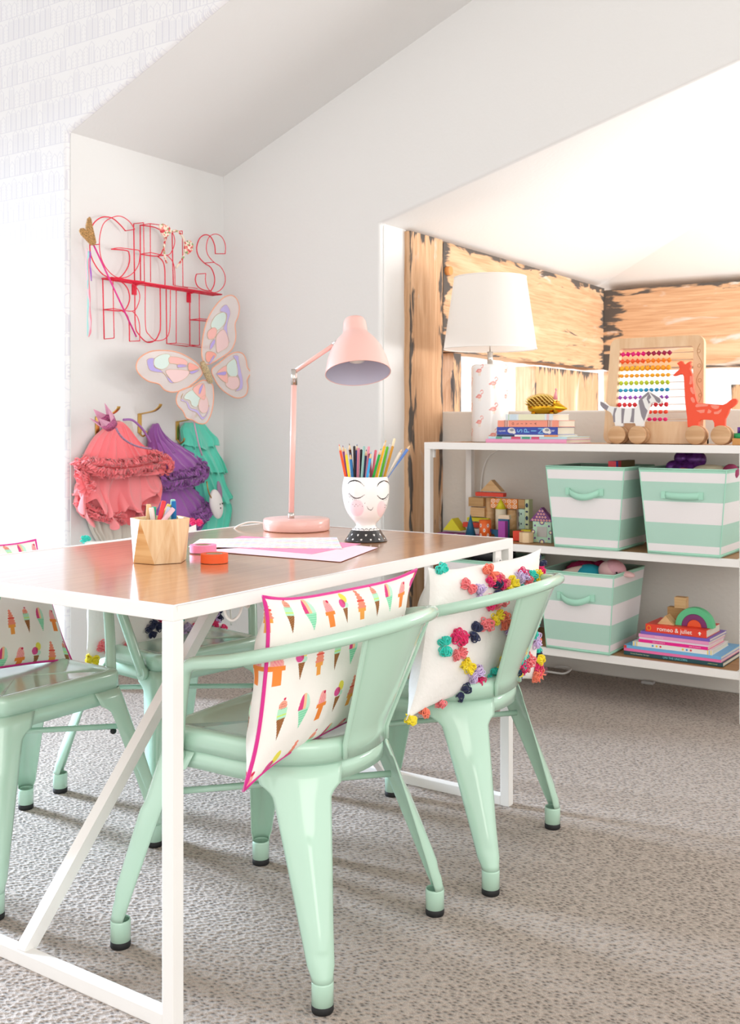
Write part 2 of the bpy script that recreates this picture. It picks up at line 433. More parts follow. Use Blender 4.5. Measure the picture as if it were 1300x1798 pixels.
def timber_obj(name, x0, x1, y0, y1, z0, z1, mtl, label, face, cat='timber', wear=1.0, seed=0):
    """rough-sawn timber: a subdivided block whose faces waver a little; 'wear' marks its arrises"""
    rng = random.Random(seed)
    L = (x1-x0, y1-y0, z1-z0); N = [max(1, min(60, round(l/0.02))) for l in L]
    bm = bmesh.new(); vs = {}
    def V(i, j, k2):
        if (i, j, k2) not in vs:
            vs[(i, j, k2)] = bm.verts.new((x0+L[0]*i/N[0], y0+L[1]*j/N[1], z0+L[2]*k2/N[2]))
        return vs[(i, j, k2)]
    for i in (0, N[0]):
        for j in range(N[1]):
            for k2 in range(N[2]): bm.faces.new((V(i,j,k2), V(i,j+1,k2), V(i,j+1,k2+1), V(i,j,k2+1)))
    for j in (0, N[1]):
        for i in range(N[0]):
            for k2 in range(N[2]): bm.faces.new((V(i,j,k2), V(i+1,j,k2), V(i+1,j,k2+1), V(i,j,k2+1)))
    for k2 in (0, N[2]):
        for i in range(N[0]):
            for j in range(N[1]): bm.faces.new((V(i,j,k2), V(i+1,j,k2), V(i+1,j+1,k2), V(i,j+1,k2)))
    bmesh.ops.recalc_face_normals(bm, faces=bm.faces)
    wl = bm.verts.layers.float.new('wear'); along_z = (mtl is TV)
    from mathutils import noise as ns
    for v in bm.verts:
        c = v.co
        a, b2 = (('y', 'z') if face == 'x' else ('x', 'z'))
        da = min(abs(getattr(c, a)-(y0 if a == 'y' else x0)), abs(getattr(c, a)-(y1 if a == 'y' else x1)))
        db = min(abs(c.z-z0)*1.6, abs(c.z-z1))
        d = min(da, db)
        de = min(da, db*1.3) if along_z else (min(abs(c.y-y1), abs(c.y-y0))*0.55 if face == 'x' else abs(c.x-x0)*0.30)
        d = min(d if along_z else db*1.15, de)
        on = abs(c.x-x1) < 1e-5 if face == 'x' else abs(c.y-y0) < 1e-5
        v[wl] = wear*max(0, 1-d/0.065) if on else 0.0
        n = ns.noise(c*9+Vector((seed, 0, 0)))*0.004+ns.noise(c*30)*0.0015
        if face == 'x': c.y += n*(1 if da < 0.001 else 0); c.x += n*0.5
        else: c.x += n*(1 if da < 0.001 else 0)
        if abs(c.z-z0) < 1e-6 and z0 > 1.2: c.z += n*1.3
    me = bpy.data.meshes.new(name); bm.to_mesh(me); bm.free()
    me.materials.append(mtl)
    o = bpy.data.objects.new(name, me); COL.objects.link(o)
    return tag(o, label, cat)
timber_obj('timber_post', -2.58, -2.441, 3.955, 4.238, 0.0, 1.925, TV, 'tall weathered wooden post at the left end of the niche, floor to ceiling', 'x', 'post', 0.9, 1)
timber_obj('timber_post', -2.58, -2.443, 4.345, 4.418, 0.0, 1.405, TV, 'short grey-streaked post stub beside the tall post, left of the flamingo lamp', 'x', 'post', 0.8, 2)
bo = timber_obj('timber_beam', -2.58, -2.441, 4.245, 6.26, 1.41, 1.92, TH, 'thick weathered beam running away behind the white lampshade', 'x', 'beam', 1.0, 3)
m = MB(); m.cyl((-2.45, 4.275, 1.785), (-2.418, 4.275, 1.785), 0.021, n=20)
m.build('peg', mat('peg_wood', '#d98f4e', 0.6), bo)
timber_obj('timber_post', -2.56, -2.443, 5.25, 6.17, 0.0, 1.385, TV, 'short wide wooden upright under the beam behind the gold hedgehog', 'x', 'post', 0.8, 4)
timber_obj('timber_beam', -2.44, 0.5, 6.25, 6.38, 1.405, 1.905, TX, 'thick weathered cross beam at the back of the niche behind the abacus', 'y', 'beam', 1.0, 5)
timber_obj('timber_post', -2.44, -2.385, 6.255, 6.36, 0.0, 1.40, TV, 'narrow pale upright in the back corner under the cross beam', 'y', 'post', 0.1, 6)
timber_obj('timber_post', -1.66, -1.20, 6.255, 6.38, 0.0, 1.30, TV, 'low wooden upright at the right edge behind the orange giraffe', 'y', 'post', 0.7, 7)

# ------------------------------------------------------------------ table
T = thing('table', (-1.742, 1.988, 0), 'white metal framed table with a brown wood top in the foreground', 'table')
TO = (-1.742, 1.988, 0)
x0, x1, y0, y1, H = -2.182, -1.302, 1.321, 2.655, 0.745
tm = bpy.data.materials.new('brown_laminate'); tm.use_nodes = True
nt = tm.node_tree; b = bsdf(tm)
tc = nt.nodes.new('ShaderNodeTexCoord'); mp = nt.nodes.new('ShaderNodeMapping'); mp.inputs['Scale'].default_value = (70, 3.2, 10)
n = nt.nodes.new('ShaderNodeTexNoise'); n.inputs['Scale'].default_value = 1.0; n.inputs['Detail'].default_value = 6; n.inputs['Distortion'].default_value = 0.5
r = nt.nodes.new('ShaderNodeValToRGB')
r.color_ramp.elements[0].position = 0.3; r.color_ramp.elements[0].color = (*hx('#b27850'), 1)
r.color_ramp.elements[1].position = 0.72; r.color_ramp.elements[1].color = (*hx('#cc9569'), 1)
nt.links.new(tc.outputs['Object'], mp.inputs['Vector']); nt.links.new(mp.outputs['Vector'], n.inputs['Vector'])
nt.links.new(n.outputs['Fac'], r.inputs['Fac']); nt.links.new(r.outputs['Color'], b.inputs['Base Color'])
b.inputs['Roughness'].default_value = 0.28; b.inputs['Coat Weight'].default_value = 1.0; b.inputs['Coat Roughness'].default_value = 0.10; b.inputs['Coat IOR'].default_value = 1.6
m = MB(); m.box(x0+0.012, x1-0.012, y0+0.012, y1-0.012, H-0.018, H-0.001)
m.build('tabletop', tm, T, TO)
t = 0.027
m = MB()
for a in ((x0, x1, y0, y0+0.012), (x0, x1, y1-0.012, y1), (x0, x0+0.012, y0+0.012, y1-0.012), (x1-0.012, x1, y0+0.012, y1-0.012)):
    m.box(*a, H-t, H)
m.box(x0+.012, x1-.012, y0+.012, y0+t, H-t, H-.018); m.box(x0+.012, x1-.012, y1-t, y1-.012, H-t, H-.018)
m.build('top_frame', STEEL, T, TO, bevel=0.0015)
for cx, cy in ((x0, y0), (x1-t, y0), (x0, y1-t), (x1-t, y1-t)):
    m = MB(); m.box(cx, cx+t, cy, cy+t, 0, H-t)
    m.build('leg', STEEL, T, TO, bevel=0.0015)
for cy in (y0, y1-t):
    m = MB(); m.box(x0+t, x1-t, cy, cy+t, 0.0, t)
    m.build('floor_bar', STEEL, T, TO, bevel=0.0015)
for cy, s in ((y0+t/2, 1), (y1-t/2, -1)):
    m = MB(); p0 = Vector((-1.722, cy, 0.02)); p1 = Vector((-1.735, cy+s*0.655, H-t+0.004))
    d = (p1-p0); q = d.normalized()
    m.obox((p0+p1)/2, (0.0135, 0, 0), d/2, Vector((1, 0, 0)).cross(q)*0.0135)
    m.build('diagonal_brace', STEEL, T, TO)
m = MB(); m.cyl((x1+0.002, y1-0.085, H-0.055), (x1-0.012, y1-0.085, H-0.055), 0.011)
m.box(x1-0.012, x1-0.004, y1-0.10, y1-0.065, H-0.085, H-t)
m.cyl((x1+0.004, y1-0.085, H-0.055), (x1+0.001, y1-0.085, H-0.055), 0.0035, mi=1)
m.build('bolt', [STEEL, mat('bolt_grey', '#8c8c8a', 0.4, 0.6)], T, TO)
m = MB()
hk = smooth_path([(-1.36, 1.52, .72), (-1.36, 1.522, .695), (-1.355, 1.535, .682), (-1.35, 1.55, .69), (-1.35, 1.562, .708), (-1.352, 1.58, .702), (-1.352, 1.585, .72)], 6)
m.tube(hk, 0.0028, 8); m.build('cable_hook', STEEL, T, TO)

# ------------------------------------------------------------------ chairs
def outline(n=72):
    """seat outline, x forward; starts at the middle of the back, runs counter-clockwise"""
    pts = []
    for i in range(-30, 31):                       # rear superellipse
        a = PI+i/30*PI/2
        c, s = math.cos(a), math.sin(a)
        e = 2/2.35
        pts.append((0.0+0.212*math.copysign(abs(c)**e, c), 0.187*math.copysign(abs(s)**e, s)))
    # now at (0,-0.187) -> front right corner
    pts += [(0.03*k+0.0, -0.187+0.001*k) for k in range(1, 5)]
    pts += arc(0.148, -0.151, 0.034, -90, 0, 8)
    pts += [(0.183, -0.151+0.302*k/12) for k in range(1, 12)]
    pts += arc(0.148, 0.151, 0.034, 0, 90, 8)
    pts += [(0.12-0.03*k, 0.183+0.001*k) for k in range(1, 4)]
    return pts
OUTL = outline()
def arclen(P):
    L = [0]
    for i in range(len(P)):
        a, b2 = P[i], P[(i+1) % len(P)]; L.append(L[-1]+math.hypot(b2[0]-a[0], b2[1]-a[1]))
    return L
OL = arclen(OUTL)
def at_len(s):
    tot = OL[-1]; s %= tot
    for i in range(len(OUTL)):
        if OL[i] <= s <= OL[i+1]:
            t = (s-OL[i])/max(1e-9, OL[i+1]-OL[i]); a, b2 = OUTL[i], OUTL[(i+1) % len(OUTL)]
            return (a[0]+(b2[0]-a[0])*t, a[1]+(b2[1]-a[1])*t)
def near_len(px, py):
    return min(range(len(OUTL)), key=lambda i: (OUTL[i][0]-px)**2+(OUTL[i][1]-py)**2)
def off(P, d):
    n = len(P); out = []
    for i in range(n):
        a, b2 = P[i-1], P[(i+1) % n]; tx, ty = b2[0]-a[0], b2[1]-a[1]; L = math.hypot(tx, ty) or 1
        out.append((P[i][0]+ty/L*d, P[i][1]-tx/L*d))
    return out
def make_chair(label):
    C = thing('metal_chair', (0, 0, 0), label, 'chair', 'mint metal chairs around the table')
    # seat: dished top, rolled lip
    rings = [(-0.045, 0.4445), (-0.030, 0.4465), (-0.022, 0.4495), (-0.012, 0.4500), (-0.005, 0.4475), (-0.0015, 0.443), (0, 0.437), (0.0005, 0.408), (-0.004, 0.408)]
    m = MB(); n = len(OUTL); v = []
    for d, z in rings: v += [(x, y, z) for x, y in off(OUTL, d)]
    fs = [(j*n+i, j*n+(i+1) % n, (j+1)*n+(i+1) % n, (j+1)*n+i) for j in range(len(rings)-1) for i in range(n)]
    m.add(v, fs, 0, True)
    inner = [(x, y, 0.4445) for x, y in off(OUTL, -0.045)]
    mid = [(x*0.5, y*0.5, 0.4425) for x, y, z in inner]
    m.add(inner+mid, [(i, (i+1) % n, n+(i+1) % n, n+i) for i in range(n)], 0, True)
    m.add(mid+[(0, 0, 0.442)], [(i, (i+1) % n, n) for i in range(n)], 0, True)
    m.build('seat', MINT, C)
    m = MB(); P = off(OUTL, -0.004)
    m.add([(x, y, z) for z in (0.409, 0.372) for x, y in P], [(i, (i+1) % n, n+(i+1) % n, n+i) for i in range(n)], 0, True)
    m.build('seat_apron', MINT, C, solid=0.002)
    # legs: pressed sheet wrapping the corner, tapering to a round sleeve
    def leg(cx, cy, fx, fy):
        i0 = near_len(cx, cy); s0 = OL[i0]
        K = 17; m = MB(); rows = []
        nx, ny = fx-0, fy-0; L = math.hypot(nx, ny); nx /= L; ny /= L
        ang0 = math.atan2(ny, nx)
        levels = [0.405, 0.385, 0.372, 0.366, 0.360, 0.352, 0.340, 0.32, 0.295, 0.285, 0.275, 0.25, 0.22, 0.18, 0.14, 0.115, 0.105, 0.095, 0.08, 0.066, 0.056]
        for z in levels:
            if z > 0.35: wd = 0.128+0.05*max(0, (z-0.35)/0.022)**1.6 if z < 0.373 else 0.178
            else: wd = 0.128
            q = (0.405-z)/(0.405-0.056)                 # 0 top .. 1 bottom
            row = []
            tk = q**0.92
            for k in range(K):
                u = k/(K-1)-0.5
                a = at_len(s0+u*wd); a = (a[0]*1.004, a[1]*1.004)
                ang = ang0+u*2*math.radians(100)
                rb = 0.0225 if z > 0.07 else 0.0195
                bx, by = fx+rb*math.cos(ang), fy+rb*math.sin(ang)
                x, y = a[0]*(1-tk)+bx*tk, a[1]*(1-tk)+by*tk
                # pressed ridge down the middle
                if 0.10 < z < 0.29:
                    g = math.exp(-(u/0.13)**2)*0.0045*min(1, (0.29-z)/0.012)*min(1, (z-0.10)/0.012)
                    x += nx*g; y += ny*g
                row.append((x, y, z))
            rows.append(row)
        v = [p for r in rows for p in r]
        m.add(v, [(j*K+i, j*K+i+1, (j+1)*K+i+1, (j+1)*K+i) for j in range(len(rows)-1) for i in range(K-1)], 0, True)
        # sleeve
        m.lathe([(0.0185, 0.056), (0.0195, 0.052), (0.0195, 0.014), (0.017, 0.013)], (fx, fy, 0), 24, cap0=False)
        o = m.build('leg', MINT, C, solid=0.0022)
        m = MB(); m.lathe([(0.0195, 0.0), (0.0205, 0.003), (0.0205, 0.014), (0.018, 0.016)], (fx, fy, 0), 24, cap1=True)
        m.build('rubber_foot', RUBBER, o)
    leg(0.172, -0.176, 0.238, -0.236); leg(0.172, 0.176, 0.238, 0.236)
    leg(-0.145, -0.150, -0.245, -0.220); leg(-0.145, 0.150, -0.245, 0.220)
    # crossed braces under the seat
    for s in (1, -1):
        m = MB(); z = 0.318+0.012*s
        m.tube([(0.178, -0.176*s, z), (-0.165, 0.166*s, z)], 0.007, 10)
        m.build('cross_brace', MINT, C)
        m = MB(); m.ball((0.165, -0.165*s, z-0.012), 0.008, 12, 8)
        m.build('brace_bumper', RUBBER, C)
    # bent tube: arms and back in one loop
    half = []
    half += [(0.125, 0.196, 0.392), (0.122, 0.197, 0.405), (0.112, 0.205, 0.44), (0.095, 0.218, 0.50), (0.078, 0.229, 0.555), (0.066, 0.235, 0.583), (0.045, 0.241, 0.598), (0.01, 0.246, 0.606)]
    for i in range(1, 17):
        a = i/16*PI/2
        x = -0.02-0.298*math.sin(a)**1.05; y = 0.248*math.cos(a)**0.80 if i < 16 else 0
        half.append((x, y, 0.611+0.071*math.sin(a)**1.2))
    full = half+[(x, -y, z) for x, y, z in half[-2::-1]]
    pts = smooth_path(full, 3)
    m = MB(); m.tube(pts, 0.0135, 14); m.build('arm_tube', MINT, C)
    for s in (1, -1):
        m = MB()
        m.cyl((0.125, 0.188*s, 0.398), (0.125, 0.204*s, 0.398), 0.018, n=24)
        m.cyl((0.125, 0.203*s, 0.398), (0.125, 0.209*s, 0.398), 0.008, 0.005, n=16)
        m.build('rivet', MINT, C)
    # back slat
    m = MB(); K = 15; J = 10; v = []
    for j in range(J+1):
        q = j/J; z = 0.412+(0.684-0.412)*q
        wd = 0.160+0.095*max(0, (z-0.44)/0.24); xc = -0.216-0.102*max(0, (z-0.44)/0.24)
        for i in range(K):
            u = (i/(K-1)-0.5)*2; y = u*wd/2
            rr = 0.215+0.02*q
            x = xc+rr-math.sqrt(max(0, rr*rr-y*y))-0.004*(1 if abs(u) > 0.9 else 0)
            v.append((x, y, z))
    m.add(v, [(j*K+i, j*K+i+1, (j+1)*K+i+1, (j+1)*K+i) for j in range(J) for i in range(K-1)], 0, True)
    for side in (0, K-1):
        m.tube([v[j*K+side] for j in range(J+1)], 0.0042, 8)
    m.build('back_slat', MINT, C, solid=0.003)
    return C
ch = make_chair('mint metal armchair closest to the camera, holding the front ice cream cushion')
ch.location = (-1.385, 1.733, 0); ch.rotation_euler = (0, 0, PI+0.05)
dup(ch, (-1.362, 2.315, 0), PI+0.10, 'mint metal armchair nearest the shelf, with a pompom cushion in front of its back slat')
dup(ch, (-2.165, 1.655, 0), 0.0, 'mint metal chair at the left edge of the photo, across the table')
dup(ch, (-2.160, 2.195, 0), -0.15, 'mint metal chair behind the table, glimpsed past the white table leg')

# ------------------------------------------------------------------ cushions
def setprint(me, cols):
    a = me.color_attributes.new('print', 'FLOAT_COLOR', 'POINT')
    buf = np.ones((len(me.vertices), 4), dtype=np.float32); buf[:len(cols), :3] = cols
    a.data.foreach_set('color', buf.ravel())
def C3(h): return np.array(hx(h), dtype=np.float32)
def icecream(U, V, Wd, Hd):
    """U,V in 0..1 across the cloth; cones printed in staggered rows"""
    col = np.tile(C3('#f3efe9'), (len(U), 1))
    x = U*Wd; y = V*Hd
    CW, RH = 0.0485, 0.094
    q0 = (y-Hd)/RH-0.14; row = np.floor(q0)+8; fy = q0+8-row
    xs = x/CW+row*0.37; k = np.floor(xs); fx = (xs-k-0.5)*CW       # metres from icon centre
    h = (fy-0.5)*RH                                                   # metres, up
    kind = np.mod(k+row*2, 5)
    def put(mask, hexc): col[mask] = C3(hexc)
    tri = lambda top, bot, w: (h < top) & (h > bot) & (np.abs(fx) < w*(h-bot)/(top-bot))
    ell = lambda cx, cy, rx, ry: ((fx-cx)/rx)**2+((h-cy)/ry)**2 < 1
    # double scoop on a waffle cone
    s = kind == 0
    put(s & ell(0.005, 0.021, 0.0085, 0.011), '#e9dc55'); put(s & ell(0.006, 0.006, 0.007, 0.006), '#bfe5cf')
    put(s & ell(-0.005, 0.011, 0.0095, 0.0095), '#dd4f95'); put(s & ell(-0.005, 0.011, 0.0095, 0.0095) & ell(0.005, 0.018, 0.0085, 0.011), '#c8486b')
    c = s & tri(0.000, -0.034, 0.0085); put(c, '#a06a3c'); put(c & (np.mod(h+fx*0.6, 0.0045) < 0.0012), '#7c4c26')
    # coral soft serve
    s = kind == 1
    put(s & (h > -0.008) & (h < 0.034) & (np.abs(fx) < 0.0115*((0.036-h)/0.044)**0.7+0.0012*np.sin(h*900)), '#f08e76')
    put(s & (np.abs(h-0.009) < 0.0017) & (np.abs(fx) < 0.010), '#e34c42')
    put(s & (h < -0.008) & (h > -0.034) & (np.abs(fx) < np.where(h > -0.016, 0.0105, 0.0062)), '#f2a34a')
    # mint and pink with a cherry on a waffle cone
    s = kind == 2
    put(s & ell(0, 0.022, 0.008, 0.009), '#f6a08a'); put(s & (h > 0.000) & (h < 0.018) & (np.abs(fx) < 0.0095), '#b5e8c6')
    put(s & (np.abs(h-0.006) < 0.0012) & (np.abs(fx) < 0.0095), '#c9ea63')
    put(s & ell(0.002, 0.0335, 0.0025, 0.0025), '#d01f4f')
    d = s & ell(0, 0.020, 0.0075, 0.006) & (np.mod(fx*1.3+h, 0.004) < 0.0014) & (np.mod(h, 0.004) < 0.002); put(d, '#7c3c2c')
    c = s & tri(0.000, -0.036, 0.0085); put(c, '#a06a3c'); put(c & (np.mod(h-fx*0.6, 0.0045) < 0.0012), '#7c4c26')
    # three stripes on a mint cone
    s = kind == 3
    e2 = s & (h > 0.002) & ell(0, 0.006, 0.0135, 0.026)
    put(e2, '#bde8cf'); put(e2 & (fx < 0.004), '#f9c39a'); put(e2 & (fx < -0.003), '#d8407f')
    c = s & tri(0.002, -0.034, 0.0130); put(c, '#86d7ad'); put(c & (np.mod(h, 0.0048) < 0.001), '#bdecd3')
    # pink scoop and cherry in an orange cup cone
    s = kind == 4
    put(s & (h > -0.002) & ell(0, -0.002, 0.0115, 0.027), '#f7a9a4'); put(s & ell(0.005, 0.021, 0.0033, 0.0033), '#d01f4f')
    put(s & (h > -0.002) & ell(0, 0.004, 0.008, 0.014) & (np.mod(fx*1.1+h*0.7, 0.006) < 0.0013), '#ee6d92')
    put(s & (h < 0.0) & (h > -0.034) & (np.abs(fx) < np.where(h > -0.008, 0.0140, 0.0078)), '#f18a3a')
    return col
def cushion(label, cat_group, corners, droop=None, fat=1.15, N=60, thick=0.06, paint=None, mtl=None, piping=None, seam=None, pinch=0.05, rngseed=0):
    TL, TR, BL, BR = [Vector(c) for c in corners]
    base = (TL+TR+BL+BR)/4; base.z = min(BL.z, BR.z)
    P = thing('cushion', base, label, 'cushion', cat_group)
    Wd = ((TR-TL).length+(BR-BL).length)/2; Hd = ((TL-BL).length+(TR-BR).length)/2
    nrm = (BR-BL).cross(TL-BL).normalized(); pull = Vector(droop)-BL if droop else Vector()
    ns = __import__('mathutils').noise
    def pt(u, v, side):
        uu = 0.5+(u-0.5)*(1-pinch*1.1*(1-abs(2*v-1)**4)); vv = 0.5+(v-0.5)*(1-pinch*1.3*(1-abs(2*u-1)**4))
        p = (BL*(1-uu)+BR*uu)*(1-vv)+(TL*(1-uu)+TR*uu)*vv
        p = p+pull*((1-u)**3*(1-v)**3)
        a, b2 = abs(2*u-1), abs(2*v-1)
        t = max(0, (1-a**2.6)*(1-b2**2.6))**0.55*thick
        wr = ns.noise(Vector((u*5+rngseed, v*5, side)))*0.006*min(1, t/0.02)+ns.noise(Vector((u*14+rngseed, v*9, side)))*0.0018*min(1, t/0.02)
        return p+nrm*side*(t+wr)*(0.80 if side > 0 else fat)-base
    def grid(n, side):
        return [pt(i/n, j/n, side) for j in range(n+1) for i in range(n+1)], [(j*(n+1)+i, j*(n+1)+i+1, (j+1)*(n+1)+i+1, (j+1)*(n+1)+i) for j in range(n) for i in range(n)]
    m = MB(); v, f = grid(N, 1); m.add(v, f, 0, True); nfront = len(v)
    v2, f2 = grid(N if paint else N, -1) if N < 100 else grid(240, -1); m.add(v2, [q[::-1] for q in f2], 0, True)
    o = m.build('cover', mtl, P, weld=False)
    if paint:
        I = np.arange(nfront); U = (I % (N+1))/N; V = (I//(N+1))/N
        n2 = 240 if N >= 100 else N; J2 = np.arange(len(v2)); U2 = (J2 % (n2+1))/n2; V2 = (J2//(n2+1))/n2
        setprint(o.data, np.vstack([paint(U, V, Wd, Hd), paint(U2, V2, Wd, Hd)]))
    edge = [(i/24, 0) for i in range(24)]+[(1, i/24) for i in range(24)]+[(1-i/24, 1) for i in range(24)]+[(0, 1-i/24) for i in range(24)]
    if piping:
        m = MB(); m.tube([pt(u, v3, 0) for u, v3 in edge], 0.0042, 8, closed=True); m.build('piping', piping, P)
    return P, pt
CLOTH = paintmat('printed_cotton', 0.85, bump=(500, 0.15))
PIPE = mat('magenta_piping', '#d81b8a', 0.6, sheen=0.3)
G1 = 'ice cream print cushions'
cushion('ice cream print cushion with magenta piping on the closest mint chair', G1,
    [(-1.27, 1.527, 0.737), (-1.205, 1.975, 0.742), (-1.245, 1.464, 0.421), (-1.22, 1.885, 0.455)], (-1.27, 1.471, 0.388), fat=1.75,
    N=400, thick=0.062, paint=icecream, mtl=CLOTH, piping=PIPE, pinch=0.09)
cushion('ice cream print cushion with magenta piping at the left edge of the photo', G1,
    [(-2.33, 1.46, 0.765), (-2.33, 1.843, 0.751), (-2.22, 1.44, 0.462), (-2.2, 1.857, 0.438)],
    N=300, thick=0.06, paint=icecream, mtl=CLOTH, piping=PIPE, pinch=0.05)
QUILT = mat('white_quilted_cotton', '#f1eeea', 0.9, bump=(70, 0.5), sheen=0.2)
POMC = {'m': '#e81f6c', 't': '#27d0bd', 'c': '#f57c82', 'o': '#f77f62', 'y': '#f7e01f', 'l': '#d6c0ea', 'n': '#1c2750'}
POMM = {}
def pom_meshes():
    ns = __import__('mathutils').noise
    for k, c in POMC.items():
        mt = mat('yarn_'+k, c, 0.9, sheen=0.3)
        m = MB(); rg = random.Random(ord(k))
        for s in (-1, 1):
            c = Vector((s*0.0095, 0, 0.0045)); m.ball(c, (0.0092, 0.0112, 0.0072), 10, 6, noise=0.08, seed=s+2)
            for _ in range(17):                       # loops of yarn around the tied middle
                u = Vector((s*rg.uniform(0.5, 1.0), rg.uniform(-1, 1), rg.uniform(-0.2, 0.8))).normalized(); w3 = u.orthogonal().normalized()
                w3 = Matrix.Rotation(rg.uniform(0, PI), 3, u) @ w3; la = rg.uniform(0.0095, 0.0135); lb_ = rg.uniform(0.0045, 0.0085)
                q0 = Vector((s*0.003, 0, 0.004))
                m.tube([q0+u*la*(1-math.cos(t))*0.85+w3*lb_*math.sin(t) for t in [i*2*PI/11 for i in range(11)]], 0.0015, 5, closed=True)
        o = m.build('pom_pom', mt)
        POMM[k] = o.data; bpy.data.objects.remove(o)
pom_meshes()
def poms(P, pt, spots, seed, scale=1.0):
    rng = random.Random(seed)
    for (u, v, k) in spots:
        p = pt(u, v, 1); e = 0.01
        a = pt(min(1, u+e), v, 1)-pt(max(0, u-e), v, 1); b2 = pt(u, min(1, v+e), 1)-pt(u, max(0, v-e), 1)
        n = a.cross(b2).normalized()
        if u < 0.02 or u > 0.98 or v < 0.02 or v > 0.98: n = (pt(u, v, 0)-pt(0.5, 0.5, 0)).normalized()
        t = a.normalized(); M = Matrix((t, n.cross(t), n)).transposed().to_4x4()
        M = Matrix.Translation(p+n*0.001) @ M @ Matrix.Rotation(rng.uniform(0, PI), 4, 'Z') @ Matrix.Scale(scale*rng.uniform(0.85, 1.15), 4)
        o = bpy.data.objects.new('pom_pom', POMM[k]); COL.objects.link(o); o.parent = P; o.matrix_local = M
# (u across, v up) of the pompoms seen on the front cushion
S2 = [(0.094, 0.981, 't'), (0.219, 0.865, 'c'), (0.296, 0.801, 'l'), (0.423, 0.933, 'o'), (0.419, 0.888, 'm'), (0.481, 0.857, 'm'), (0.521, 0.869, 'c'), (0.462, 0.812, 'n'), (0.584, 0.82, 'y'), (0.724, 0.888, 'm'), (0.699, 0.872, 'l'), (0.814, 0.854, 't'), (0.902, 0.816, 'y'), (0.985, 0.759, 'o'), (1, 0.891, 'n'), (1, 0.836, 'm'), (0.749, 0.804, 'c'), (0.768, 0.763, 'o'), (0.708, 0.748, 't'), (0.366, 0.732, 'm'), (0.456, 0.722, 'c'), (0.443, 0.597, 'y'), (0.509, 0.563, 'o'), (0.353, 0.56, 'c'), (0.585, 0.468, 'l'), (0.271, 0.517, 'n'), (0.156, 0.496, 'm'), (0.077, 0.443, 't'), (0.167, 0.369, 'c'), (0.24, 0.266, 'y'), (0.327, 0.185, 'l'), (0.384, 0.093, 'm'), (0.3, 0.054, 'n'), (0.038, 0, 'y'), (0.113, 0.003, 'o'), (0.199, 0.014, 'c'), (0.429, 0.024, 'c'), (0.462, 0, 't'), (0.49, 0.133, 't'), (0.561, 0.198, 'y'), (0.616, 0.386, 'm'), (0.657, 0.329, 'n'), (0.604, 0.275, 'c'), (0.691, 0.311, 'y'), (0.668, 0.25, 'y'), (0.735, 0.241, 't'), (0.709, 0.187, 't'), (0.735, 0.143, 'm'), (0.721, 0.086, 'n'), (0.652, 0.064, 'c'), (0.705, 0.056, 'y'), (0.578, 0.032, 't'), (0.722, 0.502, 'o'), (0.699, 0.424, 't'), (0.744, 0.58, 'l'), (0.82, 0.566, 'n'), (0.879, 0.499, 'c'), (0.786, 0.616, 'm'), (0.804, 0.193, 'c'), (0.983, 0.174, 'y'), (0.996, 0.137, 'c'), (1, 0.234, 't'), (1, 0.308, 'o'), (0.974, 0.092, 'm'), (0.97, 0.048, 'o'), (0.994, 0.206, 'n'), (0.623, 0.06, 'y'), (0.818, 0.146, 'c'), (0.893, 0.329, 'l'), (0.858, 0.425, 't')]
rr = random.Random(5)
G2 = 'white cushions with rainbow pompoms'
P2, pt2 = cushion('white quilted cushion with scattered bright pompoms, beside the front ice cream cushion', G2,
    [(-1.24, 2.085, 0.732), (-1.18, 2.576, 0.733), (-1.25, 2.026, 0.412), (-1.19, 2.572, 0.38)], (-1.24, 1.986, 0.4), fat=1.6,
    N=70, thick=0.062, mtl=QUILT, pinch=0.08)
poms(P2, pt2, S2, 1)
P3, pt3 = cushion('white quilted cushion with bright pompoms on the far mint chair, seen under the table', G2,
    [(-2.35, 2.029, 0.73), (-2.36, 2.50, 0.74), (-2.22, 1.917, 0.412), (-2.2, 2.452, 0.423)],
    N=60, thick=0.055, mtl=QUILT, pinch=0.05)
S3 = [(0.02,1.0,'t'),(0.10,0.48,'t'),(0.17,0.42,'c'),(0.30,0.40,'y'),(0.42,0.32,'l'),(0.50,0.20,'m'),(0.44,0.14,'n'),(0.40,0.10,'n'),(0.58,0.38,'t'),(0.60,0.30,'t'),(0.66,0.44,'y'),
      (0.55,0.22,'c'),(0.62,0.12,'t'),(0.03,0.02,'y'),(0.10,0.07,'c'),(0.26,0.02,'c'),(0.68,0.04,'l'),(0.75,0.03,'m'),(0.80,0.06,'t'),(0.86,0.03,'t'),(0.90,0.05,'m'),(0.94,0.10,'l'),(0.99,0.03,'m'),(0.98,0.14,'n'),(0.99,0.22,'l'),(1.0,0.30,'m'),(0.97,0.36,'c'),(0.97,0.45,'y'),
      (0.2,0.75,'m'),(0.35,0.82,'t'),(0.5,0.7,'y'),(0.7,0.8,'l'),(0.85,0.7,'n'),(1.0,1.0,'m')]
poms(P3, pt3, S3, 3, 0.95)

# ------------------------------------------------------------------ on the table
PINK = mat('pink_enamel', '#f3c1b8', 0.28, coat=0.3)
CHROME = mat('brushed_chrome', '#cfcac4', 0.22, 1.0)
L = (-2.054, 2.636-0.0, 0.745); L = (-1.953, 2.506, 0.745)
lamp = thing('desk_lamp', L, 'pink metal desk lamp with a bell shade standing on the table', 'lamp')
m = MB(); m.lathe([(0.0, 0.0), (0.098, 0.0), (0.1005, 0.003), (0.1005, 0.031), (0.098, 0.0345), (0.0, 0.0345)], (0, 0, 0), 64, cap0=False)
m.build('base', PINK, lamp)
